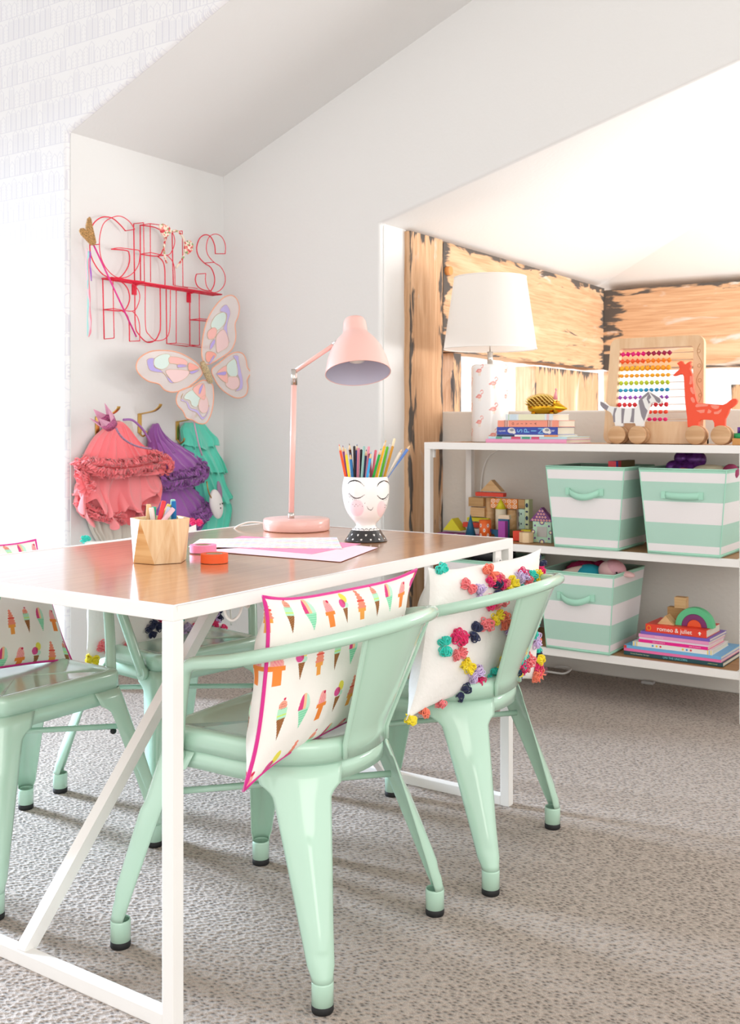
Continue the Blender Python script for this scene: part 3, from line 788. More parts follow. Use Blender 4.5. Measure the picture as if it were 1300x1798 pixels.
# arm leans a little, the upper arm and shade turn towards the right of the picture
rx = Vector((0.830, 0.558, 0)); rx.normalize(); fw = Vector((-0.558, 0.830, 0))      # picture-right and away
J0 = Vector((0, 0, 0))+rx*(-0.016)
p0 = J0+Vector((0, 0, 0.034)); p1 = J0+rx*0.009+Vector((0, 0, 0.468))
m = MB(); m.cyl(p0, p1, 0.0085, n=20); m.build('stand', PINK, lamp)
m = MB(); m.cyl(p1+Vector((0, 0, -0.03)), p1+Vector((0, 0, 0.018)), 0.0092, n=20); m.build('joint_collar', CHROME, lamp)
m = MB(); m.cyl(p0, p0+Vector((0, 0, 0.018)), 0.0095, n=20); m.build('base_collar', CHROME, lamp)
a0 = p1+Vector((0, 0, 0.010)); a1 = a0+rx*0.145+Vector((0, 0, 0.098))
m = MB(); m.cyl(a0, a1, 0.0068, n=16); m.build('arm', PINK, lamp)
m = MB(); m.cyl(a0+(a1-a0)*0.82, a1+(a1-a0)*0.06, 0.0082, n=16); m.build('arm_ferrule', CHROME, lamp)
# bell shade, axis tilted
ax = (Vector((0, 0, -1))+rx*0.07-fw*0.36).normalized()
top = a1+rx*0.037+Vector((0, 0, 0.066))
prof = [(0.0, 0.0), (0.018, 0.001), (0.029, 0.006), (0.034, 0.016), (0.036, 0.035), (0.0375, 0.052), (0.044, 0.060), (0.060, 0.078), (0.076, 0.104), (0.088, 0.136), (0.0955, 0.170), (0.0975, 0.182)]
def along(prof, c, ax, n=56):
    u = ax.orthogonal().normalized(); v = ax.cross(u); P = []
    for r, z in prof: P += [c+ax*z+(u*math.cos(2*PI*k/n)+v*math.sin(2*PI*k/n))*r for k in range(n)]
    return P, [(i*n+k, i*n+(k+1) % n, (i+1)*n+(k+1) % n, (i+1)*n+k) for i in range(len(prof)-1) for k in range(n)]
m = MB(); v, f = along(prof, top, ax); m.add(v, f, 0, True)
sh = m.build('shade', PINK, lamp)
m = MB(); v, f = along([(r-0.0015, z) for r, z in prof[5:]], top, ax); m.add(v, f, 0, True)
m.build('shade_lining', mat('shade_lining_lilac', '#c9c7d9', 0.55), sh)
m = MB(); v, f = along([(0.0975, 0.182), (0.0985, 0.1828), (0.0960, 0.1835), (0.0957, 0.182)], top, ax); m.add(v, f, 0, True); m.build('shade_rim', PINK, sh)
m = MB(); v, f = along([(0.0, 0.075), (0.014, 0.075), (0.015, 0.10), (0.026, 0.125), (0.024, 0.142), (0.0, 0.152)], top, ax, 24); m.add(v, f, 0, True)
m.build('light_bulb', mat('bulb_glass', '#f5f3ee', 0.3), lamp)
m = MB(); m.tube(smooth_path([(-0.095, -0.02, 0.012), (-0.13, -0.03, 0.018), (-0.165, -0.05, 0.014), (-0.19, -0.075, -0.012), (-0.20, -0.08, -0.10), (-0.20, -0.07, -0.3)], 8), 0.0028, 8)
m.build('power_cord', WHT, lamp)

# face vase
VB = (-1.611, 2.376, 0.745)
vase = thing('face_vase', VB, 'white egg shaped vase with a painted sleeping face on a black dotted foot', 'vase')
prof = [(0.0, 0.0), (0.0545, 0.0), (0.0565, 0.003), (0.055, 0.006), (0.0395, 0.030), (0.0345, 0.033), (0.030, 0.037), (0.027, 0.042), (0.029, 0.048), (0.038, 0.058), (0.047, 0.070), (0.055, 0.085), (0.060, 0.100), (0.0635, 0.118), (0.0650, 0.135), (0.0648, 0.150), (0.0620, 0.166), (0.0590, 0.1755)]
pp = [p for p in smooth_path([(r, z, 0) for r, z in prof], 14)]
outer = [(max(0, p[0]), p[1]) for p in pp]
full = outer+[(0.0575, 0.1755), (0.0600, 0.150), (0.0600, 0.13), (0.045, 0.08), (0.0, 0.07)]
NA = 420
m = MB(); m.lathe(full, (0, 0, 0), NA, cap0=False)
o = m.build('body', paintmat('glazed_ceramic', 0.16, 0.4), vase, weld=False)
co = np.array([x for x in m.v]); Xr = co[:, 0]*0.830+co[:, 1]*0.558; D = co[:, 0]*(-0.558)+co[:, 1]*0.830; Zv = co[:, 2]
col = np.tile(C3('#f6f3f0'), (len(co), 1)).astype(np.float32); front = D < 0
S = 0.001602                              # one pixel of the picture on this vase, in metres
px = Xr/S; py = Zv/S                       # picture units from the axis / above the table
def blend(mask, hexc, a=1.0): col[mask] = col[mask]*(1-a)+C3(hexc)*a
def stroke(pts, w0, w1=None, hexc='#1b1718'):
    P = [q for q in smooth_path([(a, b2, 0) for a, b2 in pts], 10)]
    for i, q in enumerate(P):
        t = i/max(1, len(P)-1); ww = w0 if w1 is None else w1+(w0-w1)*math.sin(PI*min(1, t*1.05)) if t < 0.95 else w1
        blend(front & ((px-q[0])**2+(py-q[1])**2 < ww*ww), hexc)
def F(x, y): return ((x-543)/7.82+0.0, (1662-y)/7.82*0.985)      # crop measure -> vase units; axis at crop x 492
def F(x, y): return ((x-492)/7.82, (1668-y)/7.82)
for cx, cy, rx2, ry2 in ((372, 1215, 95, 115), (700, 1235, 62, 115)):
    d = ((px-F(cx, cy)[0])/(rx2/7.82))**2+((py-F(cx, cy)[1])/(ry2/7.82))**2
    a = np.clip((1.15-d)/0.35, 0, 1)*0.42*front
    col[:] = col*(1-a[:, None])+C3('#eea9bd')*a[:, None]
stroke([F(250, 905), F(285, 868), F(345, 852), F(410, 868), F(470, 920)], 1.25, 0.35)
stroke([F(640, 930), F(670, 885), F(725, 862), F(775, 875), F(803, 912)], 1.25, 0.35)
stroke([F(270, 1020), F(310, 1060), F(360, 1083), F(420, 1072), F(475, 1035)], 0.95, 0.35)
stroke([F(642, 1045), F(675, 1082), F(715, 1098), F(760, 1080), F(790, 1035)], 0.95, 0.35)
for x0, y0, x1, y1 in ((275,1022,258,1045),(285,1035,265,1065),(298,1050,278,1080),(312,1062,296,1095),(330,1072,318,1105),(348,1080,340,1112),(366,1082,362,1110)):
    stroke([F(x0, y0), F(x1, y1)], 0.3)
for x0, y0, x1, y1 in ((788,1036,800,1055),(780,1050,797,1075),(768,1068,785,1095),(755,1080,768,1112),(742,1090,750,1122),(725,1096,732,1128)):
    stroke([F(x0, y0), F(x1, y1)], 0.3)
stroke([F(508, 1193), F(525, 1225), F(555, 1240), F(578, 1228), F(588, 1200)], 0.55, 0.3)
for x, y in ((265,1140),(320,1168),(345,1190),(363,1165),(387,1186),(412,1168),(448,1190),(480,1148),(745,1182),(743,1215),(765,1190)):
    blend(front & ((px-F(x, y)[0])**2+(py-F(x, y)[1])**2 < 0.42), '#4a3a3c')
foot = (Zv < 0.0300); blend(foot, '#2a2829')
th = np.arctan2(co[:, 1], co[:, 0])
rw = np.where(Zv < 0.013, 0, 1); per = 2*PI/13
u = (np.mod(th+rw*per/2, per)-per/2)*np.hypot(co[:, 0], co[:, 1]); zc0 = np.where(rw == 0, 0.0075, 0.0195)
blend(foot & ((u/0.0027)**2+((Zv-zc0)/0.0020)**2 < 1), '#f6f3f0')
per = 2*PI/17; u = np.abs(np.mod(th, per)-per/2)/(per/2)
arcz = 0.0300+0.0048*np.sqrt(np.clip(1-u*u, 0, 1))
blend((np.abs(Zv-arcz) < 0.0008) & (Zv >= 0.0300), '#2a2829')
setprint(o.data, col)

# coloured pencils in the vase
PW = mat('pencil_wood', '#e8c9a0', 0.7)
def pencil(base, tip, color, colname, kind='point', r=0.0039):
    base, tip = Vector(base), Vector(tip); d = (tip-base); Lg = d.length; q = d.normalized()
    R = Vector((0, 0, 1)).rotation_difference(q)
    o = thing('coloured_pencil', base, colname, 'pencil', 'coloured pencils in the face vase'); o.rotation_mode = 'QUATERNION'; o.rotation_quaternion = R
    lac = mat('lacquer_'+color.strip('#'), color, 0.3)
    hexp = lambda rr, z: [(rr*math.cos(PI*k/3), rr*math.sin(PI*k/3), z) for k in range(6)]
    m = MB(); top = Lg-0.018 if kind == 'point' else Lg
    m.add(hexp(r, 0)+hexp(r, top), [(i, (i+1) % 6, 6+(i+1) % 6, 6+i) for i in range(6)]+[(5,4,3,2,1,0), (6,7,8,9,10,11)])
    m.build('barrel', lac, o)
    if kind == 'point':
        m = MB(); m.cyl((0, 0, top), (0, 0, Lg-0.005), r*0.97, r*0.35, 12); m.build('sharpened_wood', PW, o)
        m = MB(); m.cyl((0, 0, Lg-0.0055), (0, 0, Lg), r*0.38, 0.0003, 10); m.build('lead', lac, o)
    elif kind == 'blunt':
        m = MB(); m.cyl((0, 0, Lg), (0, 0, Lg+0.0015), r*0.4, r*0.3, 10); m.build('lead', lac, o)
    return o
# (x at rim, x at tip, height of tip above the table, depth at rim, colour, label)
S = 0.001602
for (xr, xt, yt, dp, c, nm, kd) in [
    (-34, -46, 165, 0.000, '#f0562a', 'leftmost, orange coloured pencil in the face vase', 'point'),
    (-31, -40, 163, 0.014, '#7a2a78', 'purple pencil just right of the leftmost orange one', 'point'),
    (-28, -35, 158, -0.014, '#f6cf1d', 'bright yellow pencil on the left side of the vase', 'point'),
    (-22, -29, 166, 0.030, '#5a2c20', 'dark brown sharpened pencil on the left of the vase', 'point'),
    (-23, -27, 150, 0.006, '#1c79bd', 'short blue pencil between yellow and black ones', 'point'),
    (-19, -20, 161, 0.018, '#231c20', 'black pencil, tall, left of the dusty pink one', 'blunt'),
    (-16, -15.5, 165, 0.028, '#34508f', 'navy tipped pencil peeking behind the dusty pink one', 'point'),
    (-14, -12.5, 158, 0.002, '#cc7c93', 'dusty pink pencil with a blunt top', 'blunt'),
    (-9, -8, 155, 0.022, '#14121c', 'black pencil behind the grey green one', 'blunt'),
    (-7, -3, 161, -0.008, '#93bdb5', 'grey green pencil in the middle of the vase', 'blunt'),
    (-4, 1, 156, 0.010, '#28224e', 'dark indigo pencil in the middle of the vase', 'point'),
    (0, 5, 160, 0.030, '#ee9bae', 'pale pink pencil behind the indigo one', 'blunt'),
    (2, 9, 152, -0.016, '#2fa4e0', 'sky blue pencil at the front of the vase', 'point'),
    (9, 6, 148, 0.020, '#9d4963', 'maroon pink pencil low behind the sky blue one', 'blunt'),
    (11, 17, 154, 0.024, '#e86d86', 'rose pink pencil behind the green ones', 'blunt'),
    (12, 26, 158, -0.010, '#17a534', 'dark green pencil leaning right', 'point'),
    (14, 31, 152, 0.034, '#f5b29b', 'pale peach pencil mostly hidden behind the green ones', 'point'),
    (18, 34.5, 172, 0.000, '#fbb71d', 'tall golden yellow pencil with a pink lead', 'point'),
    (24, 37, 160, 0.012, '#63c52c', 'lime green pencil on the right of the vase', 'blunt'),
    (28, 42, 164, 0.018, '#c9ccd3', 'silver grey pencil on the right of the vase', 'blunt'),
    (31, 46, 161, 0.002, '#c68a1d', 'ochre pencil on the right of the vase', 'blunt'),
    (32, 49.5, 174, 0.022, '#efdcb8', 'plain wooden stick standing tallest on the right', 'blunt')]:
    rim = Vector(VB)+rx*(xr*S)+fw*dp+Vector((0, 0, 0.170)); tip = Vector(VB)+rx*(xt*S)+fw*(dp*1.15)+Vector((0, 0, yt*S))
    d = (rim-tip).normalized(); bot = rim+d*0.075
    pencil(bot, tip, c, nm, kd)
# brushes leaning right
for (xr, xt, yt, c, nm) in [(36, 75, 162, '#5f86cf', 'slim blue handled brush leaning far right out of the vase'), (34, 62, 156, '#eadfce', 'clear handled brush leaning right out of the vase')]:
    a = Vector(VB)+rx*(33*S)+Vector((0, 0, 0.165)); a2 = Vector(VB)+rx*(43*S)+Vector((0, 0, 0.176))
    tp = Vector(VB)+rx*(xt*S)+Vector((0, 0, yt*S)); bs = Vector(VB)+rx*(18*S)+fw*(0.01 if xt > 70 else 0.016)+Vector((0, 0, 0.125))
    d = (tp-bs).normalized(); Lg = (tp-bs).length
    o = thing('paint_brush', bs, nm, 'brush', 'brushes in the face vase'); o.rotation_mode = 'QUATERNION'; o.rotation_quaternion = Vector((0, 0, 1)).rotation_difference(d)
    m = MB(); rs = [0.0012, 0.0012, 0.0014, 0.0032, 0.0042, 0.0042, 0.0038]; zs = [0, .45, .55, .72, .85, .93, .935]
    m.tube([(0, 0, z*Lg) for z in zs], rs, 12); m.build('handle', mat('brush_'+c.strip('#'), c, 0.3), o)
    m = MB(); m.cyl((0, 0, .93*Lg), (0, 0, Lg), 0.0036, 0.0012, 10); m.build('tip', PW, o)

# faceted pine pot with chalks
CP = (-1.765, 1.749, 0.745)
cup = thing('chalk_pot', CP, 'faceted pine pot, one facet painted white, holding chalks', 'pot')
def facet_ring(r, z, a0, n=6): return [Vector((r*math.cos(a0+2*PI*k/n), r*math.sin(a0+2*PI*k/n), z)) for k in range(n)]
aw = math.atan2(-fw.y, -fw.x)                                                # towards the viewer
bot = facet_ring(0.0635, 0.0, aw+PI*0.0); t0 = facet_ring(0.0695, 0.1005, aw+PI/6)
m = MB(); V = bot+t0
fs = []
for k in range(6):
    kk = (k+1) % 6
    fs.append((k, kk, 6+k)); fs.append((kk, 6+kk, 6+k))
white_f = []
for f in fs:
    c = sum((V[i] for i in f), Vector())/3
    right = c.dot(rx)
    m.add([V[i] for i in f], [(0, 1, 2)], 0)
lip = facet_ring(0.0695, 0.1005, aw+PI/6); inn = [Vector((p.x*0.86, p.y*0.86, 0.1005)) for p in lip]; inb = [Vector((p.x*0.74, p.y*0.74, 0.022)) for p in lip]
for k in range(6):
    kk = (k+1) % 6
    m.add([lip[k], lip[kk], inn[kk], inn[k]], [(0, 1, 2, 3)], 0); m.add([inn[k], inn[kk], inb[kk], inb[k]], [(0, 1, 2, 3)], 0)
m.add(inb, [tuple(range(6))], 0); m.add(bot, [tuple(range(6))[::-1]], 0)
o = m.build('body', [PINE, WHT, woodmat('pine_knotty', '#e6bd83', '#c98b4a', axis=0, scale=0.6, rough=0.55, seed=3.1)], cup)
for p in o.data.polygons:
    c = p.center; q = c.dot(rx)
    if c.z > 0.01 and p.normal.dot(Vector((c.x, c.y, 0))) > 0:
        if q < -0.032: p.material_index = 1
        elif q < -0.005: p.material_index = 2
ck = [(-22, -21, 27, 0.018, '#f3c898', 'peach chalk at the left of the pine pot'), (-12, -11, 21, 0.028, '#3fae93', 'green chalk low behind the white one'),
      (-8, -11.5, 21, 0.0, '#f3eee9', 'white chalk in the pine pot'), (8, 17, 35, 0.0, '#e8474f', 'tall red chalk leaning right in the pine pot'),
      (14, 27, 27, 0.012, '#efe07a', 'pale yellow chalk behind the red one'), (19, 28, 22, 0.006, '#cdd8ea', 'pale blue chalk between red and pink ones'),
      (32, 33, 37, 0.022, '#a9dfcb', 'tall mint chalk at the back of the pine pot'), (38, 37, 34, 0.008, '#2477b8', 'thick blue chalk at the right of the pine pot'),
      (22, 40, 20, -0.010, '#ecc3cd', 'pale pink chalk leaning right at the front of the pot')]
q = 1/831*1.12
for (xb, xt, ht, dp, c, nm) in ck:
    q2 = 0.00112
    cx = lambda x: (x-8)*q2*0.93
    tp = Vector(CP)+rx*cx(xt)+fw*dp+Vector((0, 0, 0.1005+ht*q2)); md = Vector(CP)+rx*cx(xb)+fw*dp+Vector((0, 0, 0.1005))
    d = (md-tp).normalized(); s = min(0.055, 0.07); bs = md+d*s
    if abs((bs-Vector(CP)).dot(rx)) > 0.038: bs = md+d*0.02
    m = MB(); m.cyl(bs, bs+(tp-bs)*0.985, 0.0056, n=20); m.cyl(bs+(tp-bs)*0.985, tp, 0.0056, 0.0046, n=20)
    o = m.build('chalk_stick', mat('chalk_'+c.strip('#'), c, 0.95), origin=tuple(bs))
    tag(o, nm, 'chalk', 'chalks in the pine pot')

# tape rolls
def tape(loc, r, h, col, label):
    t = thing('tape_roll', loc, label, 'tape', 'rolls of washi tape')
    m = MB(); m.lathe([(r*0.62, 0), (r, 0), (r, h), (r*0.62, h)], (0, 0, 0), 48, cap0=False, smooth=False)
    m.build('tape', mat('tape_'+col.strip('#'), col, 0.55, bump=(400, 0.2)), t)
    m = MB(); m.lathe([(r*0.62, 0.0005), (r*0.62, h-0.0005), (r*0.55, h-0.0005), (r*0.55, 0.0005)], (0, 0, 0), 48, cap0=False)
    m.build('core', mat('cardboard', '#b79c80', 0.8), t)
tape((-1.643, 1.801, 0.7452), 0.0315, 0.0205, '#ef5c22', 'bright orange tape roll on the table beside the pine pot')
tape((-1.792, 1.923, 0.7469), 0.033, 0.018, '#f68fb8', 'pink tape roll lying at the corner of the papers')
# paper sheets
def sheet(name, pts, z, mtl, label, group='papers on the table', lift=0.0, th=0.0006, paint=None):
    """four corners on the table; the far right corner may lift"""
    A, B2, C2, D2 = [Vector((x, y, 0)) for x, y in pts]; N = 150 if paint else 16
    base = A.copy(); base.z = z
    m = MB(); v = []
    for s in (0, 1):
        for j in range(N+1):
            for i in range(N+1):
                u, w2 = i/N, j/N
                p = (A*(1-u)+B2*u)*(1-w2)+(D2*(1-u)+C2*u)*w2
                v.append((p.x-A.x, p.y-A.y, th*s+lift*max(0, u-0.6)*max(0, w2-0.3)))
    K = (N+1)**2; f = []
    for j in range(N):
        for i in range(N):
            a = j*(N+1)+i; f += [(a, a+N+1, a+N+2, a+1), (K+a, K+a+1, K+a+N+2, K+a+N+1)]
    for i in range(N):
        for a, b2 in ((i, i+1), ((N)*(N+1)+i+1, N*(N+1)+i), (i*(N+1)+N, (i+1)*(N+1)+N), ((i+1)*(N+1), i*(N+1))): f.append((a, b2, K+b2, K+a))
    m.add([(x+base.x, y+base.y, z2+base.z) for x, y, z2 in v], f)
    o = m.build(name, mtl, origin=tuple(base), weld=False)
    if paint:
        I = np.arange(K); U = (I % (N+1))/N; V = (I//(N+1))/N; c = paint(U, V); setprint(o.data, np.vstack([c, c]))
    tag(o, label, 'paper', group); return o
def weave(U, V):
    col = np.tile(C3('#fbf6f2'), (len(U), 1)).astype(np.float32)
    cols = ['#e9685f', '#f2c14e', '#8fc46a', '#5aa5cf', '#8a6bb5', '#ef8fae']
    for sgn in (1, -1):
        t = (U*14+sgn*V*9); k = np.floor(t); fr = t-k; m2 = fr < 0.24
        for i, c in enumerate(cols):
            q3 = m2 & (np.mod(k, 6) == i); col[q3] = col[q3]*0.25+C3(c)*0.75
    return col
PPK = mat('pale_pink_paper', '#f7d3da', 0.7); PPK2 = mat('hot_pink_paper', '#f58fb0', 0.7)
sheet('paper_sheet', [(-1.666, 2.272), (-1.827, 1.947), (-1.404, 1.966), (-1.488, 2.249)], 0.7455, PPK, 'pale pink paper, lowest and nearest sheet on the table')
sheet('paper_sheet', [(-1.961, 2.265), (-1.887, 2.043), (-1.543, 2.04), (-1.568, 2.289)], 0.7462, PPK2, 'pink paper sheet lying under the rainbow patterned one')
sheet('paper_sheet', [(-2.003, 2.138), (-1.894, 1.976), (-1.543, 2.168), (-1.711, 2.379)], 0.7469, paintmat('printed_paper', 0.7), 'topmost paper sheet with a rainbow criss-cross pattern', paint=weave)
# ------------------------------------------------------------------ shelf unit
SX0, SX1, SY0, SY1 = -2.286, -0.955, 3.812, 4.205
SH = thing('shelf_unit', ((SX0+SX1)/2, (SY0+SY1)/2, 0), 'white metal shelf unit with wooden shelves along the half wall', 'shelf')
SO = ((SX0+SX1)/2, (SY0+SY1)/2, 0)
SHELFWOOD = woodmat('shelf_wood', '#b98a5c', '#9c6f45', axis=0, rough=0.5)
for cx, cy in ((SX0, SY0), (SX1-.029, SY0), (SX0, SY1-.029), (SX1-.029, SY1-.029)):
    m = MB(); m.box(cx, cx+.029, cy, cy+.029, 0, 0.9895-0.029)
    m.build('post', STEEL, SH, SO, bevel=0.0015)
for z, nm in ((0.9895, 'top_shelf'), (0.584, 'middle_shelf'), (0.185, 'bottom_shelf')):
    m = MB(); k = 0.029; e = 0 if nm == 'top_shelf' else 0.029; hh = 0.029
    xa, xb = SX0+e, SX1-e
    m.box(xa, xb, SY0, SY0+.012, z-hh, z); m.box(xa, xb, SY1-.012, SY1, z-hh, z)
    m.box(xa, xa+.012, SY0+.012, SY1-.012, z-hh, z); m.box(xb-.012, xb, SY0+.012, SY1-.012, z-hh, z)
    o = m.build(nm, STEEL, SH, SO, bevel=0.0012)
    m = MB(); m.box(xa+.012, xb-.012, SY0+.012, SY1-.012, z-0.02, z-0.0012)
    m.build('board', SHELFWOOD, o, SO)
m = MB()
for cy in (SY0+.03, SY1-.035):
    m.cyl((SX0+.029, cy, .94), (SX0+.034, cy, .94), .005); m.box(SX0+.029, SX0+.036, cy-.006, cy+.006, .925, .961)
m.build('bracket', STEEL, SH, SO)

# ------------------------------------------------------------------ striped fabric bins
BM = mat('bin_mint_canvas', '#b4d9ca', 0.9, bump=(600, 0.2)); BW = mat('bin_white_canvas', '#efebec', 0.9, bump=(600, 0.2)); BT = mat('bin_mint_binding', '#a8dcc6', 0.8)
BI = mat('bin_lining', '#8fae9f', 0.9)
def bin_(loc, wt, wb, dt, db, h, label, handle='slack', front_handle=True, rz=0.0):
    B = thing('storage_bin', loc, label, 'basket', 'striped fabric bins on the shelf unit', rz)
    # origin: middle of the front bottom edge; the bin leans outwards as it rises
    levels = [0.0, 0.012]+[h*k for k in (0.125, 0.375, 0.625, 0.85)]+[h-0.012, h]
    mi = [2, 0, 1, 0, 1, 0, 2]
    def ring(z, inset=0.0):
        q = z/h; w2 = (wb+(wt-wb)*q)/2-inset; y0 = -(dt-db)*0.35*q+inset; y1 = db+(dt-db)*0.65*q-inset
        bow = 0.003*math.sin(PI*q)
        return [(-w2, y0, z), (0, y0-bow, z), (w2, y0, z), (w2+bow, (y0+y1)/2, z), (w2, y1, z), (0, y1+bow, z), (-w2, y1, z), (-w2-bow, (y0+y1)/2, z)]
    m = MB()
    for i in range(len(levels)-1):
        a, b2 = ring(levels[i]), ring(levels[i+1])
        m.add(a+b2, [(k, (k+1) % 8, 8+(k+1) % 8, 8+k) for k in range(8)], mi[i])
    m.add(ring(0), [tuple(range(8))[::-1]], 0)
    a, b2 = ring(h), ring(h, 0.004); m.add(a+b2, [(k, (k+1) % 8, 8+(k+1) % 8, 8+k) for k in range(8)], 2)
    a, b2 = ring(h, 0.004), ring(0.006, 0.004); m.add(a+b2, [(k, (k+1) % 8, 8+(k+1) % 8, 8+k) for k in range(8)], 3)
    m.add(ring(0.006, 0.004), [tuple(range(8))], 3)
    m.build('body', [BW, BM, BT, BI], B)
    m = MB()
    for z, r in ((h, 0.0032), (0.006, 0.003)): m.tube([(x, y-0.0005, zz) for x, y, zz in ring(z)], r, 6, closed=True)
    for k in (0, 2):
        m.tube([ring(z)[k] for z in levels], 0.0022, 6)
    m.build('binding', BT, B)
    # handle: two stitched tabs and a soft strap
    zt = h*0.70; sag = 0.020 if handle == 'slack' else 0.004; out = 0.022 if handle == 'slack' else 0.008
    yf = lambda z: ring(z)[1][1]
    m = MB(); pts = []
    for i in range(17):
        u = i/16*2-1; g = (1-u*u)
        pts.append((u*0.062, yf(zt)-0.004-out*g**0.7, zt-sag*g))
    v = []
    for x, y, z in pts: v += [(x, y, z-0.0125), (x, y-0.001, z), (x, y, z+0.0125)]
    m.add(v, [(i*3+j, i*3+j+1, i*3+3+j+1, i*3+3+j) for i in range(16) for j in range(2)], 0, True)
    for s in (-1, 1): m.box(s*0.068-0.008, s*0.068+0.008, yf(zt)-0.005, yf(zt)-0.001, zt-0.013, zt+0.013)
    m.build('handle', BT, B, solid=0.0015)
    return B
bin_((-1.557, 3.806, 0.585), 0.317, 0.256, 0.34, 0.29, 0.316, 'striped bin at the left of the middle shelf, a boxed game sticking out', 'slack')
bin_((-1.181, 3.806, 0.585), 0.318, 0.261, 0.34, 0.29, 0.316, 'mint and white striped bin, right one on the middle shelf, with a flat handle', 'flat')
bin_((-1.592, 3.806, 0.186), 0.306, 0.256, 0.34, 0.29, 0.307, 'mint and white striped bin with dolls on the bottom shelf, in front of the books', 'slack')
bin_((-2.04, 3.84, 0.186), 0.306, 0.256, 0.33, 0.29, 0.315, 'striped bin at the left of the bottom shelf, mostly hidden by the pompom cushion', 'flat')
# what is in the bins
g = thing('game_box', (-1.48, 3.98, 0.70), 'flat cardboard game box standing in the left middle bin', 'box')
m = MB(); m.box(-0.015, 0.015, -0.10, 0.11, 0, 0.222)
m.build('box', mat('game_box_olive', '#7c6a3f', 0.6), g)
m = MB(); m.box(-0.0155, 0.0155, -0.101, -0.075, 0.003, 0.2225); m.build('blue_end', mat('game_blue', '#3f4fb0', 0.5), g)
m = MB(); m.box(-0.0155, 0.0156, -0.1015, -0.0995, 0.10, 0.2224); m.box(-0.0157, 0.0157, -0.078, -0.045, 0.10, 0.2226); m.build('red_panel', mat('game_red', '#d8404c', 0.5), g)
m = MB()
m.ball((0, 0, 0.0), (0.075, 0.06, 0.055), 24, 14, noise=0.03, seed=3); m.ball((-0.012, 0, 0.055), (0.030, 0.03, 0.03), 20, 12); m.ball((0.040, 0, 0.052), (0.040, 0.035, 0.035), 20, 12); m.ball((-0.04, -0.02, 0.02), 0.028, 16, 10)
pur = mat('purple_metallic', '#5e2a78', 0.35, 0.3, vary=(60, 0.5))
o = m.build('plush_toy', pur, origin=(0, 0, -0.055)); o.location = (-1.225, 3.97, 0.825); tag(o, 'shiny purple plush toy poking out of the right middle bin', 'toy')
t = thing('play_food_toy', (-1.125, 3.95, 0.80), 'cream toy with an orange red rim lying in the right middle bin', 'toy')
m = MB(); m.ball((0, 0, 0.085), (0.075, 0.05, 0.03), 28, 12)
m.build('cream_top', mat('cream_felt', '#e9e2c4', 0.8, bump=(80, 0.8)), t)
m = MB(); m.tube([(0.085*math.cos(a)-0.03, 0.055*math.sin(a), 0.082+0.01*math.sin(a*2)) for a in [k*2*PI/32 for k in range(32)]], 0.010, 10, closed=True)
m.build('rim', mat('orange_red_felt', '#d2502c', 0.8), t)
m = MB(); m.ball((0, 0, 0), (0.03, 0.03, 0.03), 16, 10, noise=0.05); o = m.build('toy_ball', mat('raspberry_felt', '#a8426a', 0.8)); o.location = (-1.045, 3.93, 0.889); tag(o, 'raspberry pink toy at the right corner of the right middle bin', 'toy')
# dolls in the lower bin
d = thing('plush_doll', (-1.50, 3.95, 0.40), 'pale pink plush piglet doll with a teal body lying in the lower bin', 'doll')
skin = mat('pink_plush', '#efc4c4', 0.95, sheen=0.4, bump=(200, 0.5)); kn = mat('pink_knit', '#e9b3bd', 0.95, bump=(300, 0.8))
m = MB(); m.ball((0.0, -0.03, 0.09), (0.050, 0.045, 0.042), 24, 14, rot=(0, 0.2, 0)); m.build('head', skin, d)
m = MB(); m.ball((0.012, -0.025, 0.098), (0.046, 0.047, 0.038), 24, 14, rot=(0, 0.3, 0)); m.build('knitted_hat', kn, d)
m = MB(); m.ball((0.070, -0.04, 0.086), (0.030, 0.016, 0.012), 16, 10, rot=(0, 0.15, 0.1)); m.build('ear', skin, d)
m = MB(); m.ball((-0.095, -0.01, 0.072), (0.058, 0.045, 0.038), 24, 14); m.build('teal_shirt', mat('teal_jersey', '#27a8bf', 0.9), d)
m = MB(); m.tube([(-0.12, -0.02, 0.085), (-0.16, -0.03, 0.078), (-0.20, -0.045, 0.066)], [0.020, 0.017, 0.012], 12); m.build('arm', mat('doll_cloth', '#ecd2c4', 0.95), d)
m = MB(); m.ball((0.037, -0.068, 0.092), 0.004, 10, 6); m.build('eye', BLACK, d)
d = thing('plush_doll', (-1.64, 4.02, 0.40), 'magenta haired rag doll behind the piglet doll in the lower bin', 'doll')
m = MB(); m.ball((0, 0, 0.075), (0.085, 0.06, 0.035), 30, 14, noise=0.06, seed=2); m.ball((0.06, 0.01, 0.085), (0.05, 0.04, 0.03), 20, 10, noise=0.08, seed=4); m.build('yarn_hair', mat('magenta_yarn', '#b3225f', 0.95, bump=(150, 0.9)), d)
m = MB(); m.ball((-0.075, -0.045, 0.062), (0.018, 0.014, 0.013), 14, 8); m.build('purple_bow', mat('purple_felt', '#9b5aa5', 0.9), d)
# black folded thing in the left bin
m = MB(); m.box(-0.085, 0.085, -0.05, 0.06, 0, 0.10)
o = m.build('black_case', mat('black_gloss', '#1c1d21', 0.25, vary=(30, 0.3)), bevel=0.02, seg=4); o.location = (-2.03, 3.95, 0.44); tag(o, 'black glossy case sticking out of the leftmost lower bin', 'case')

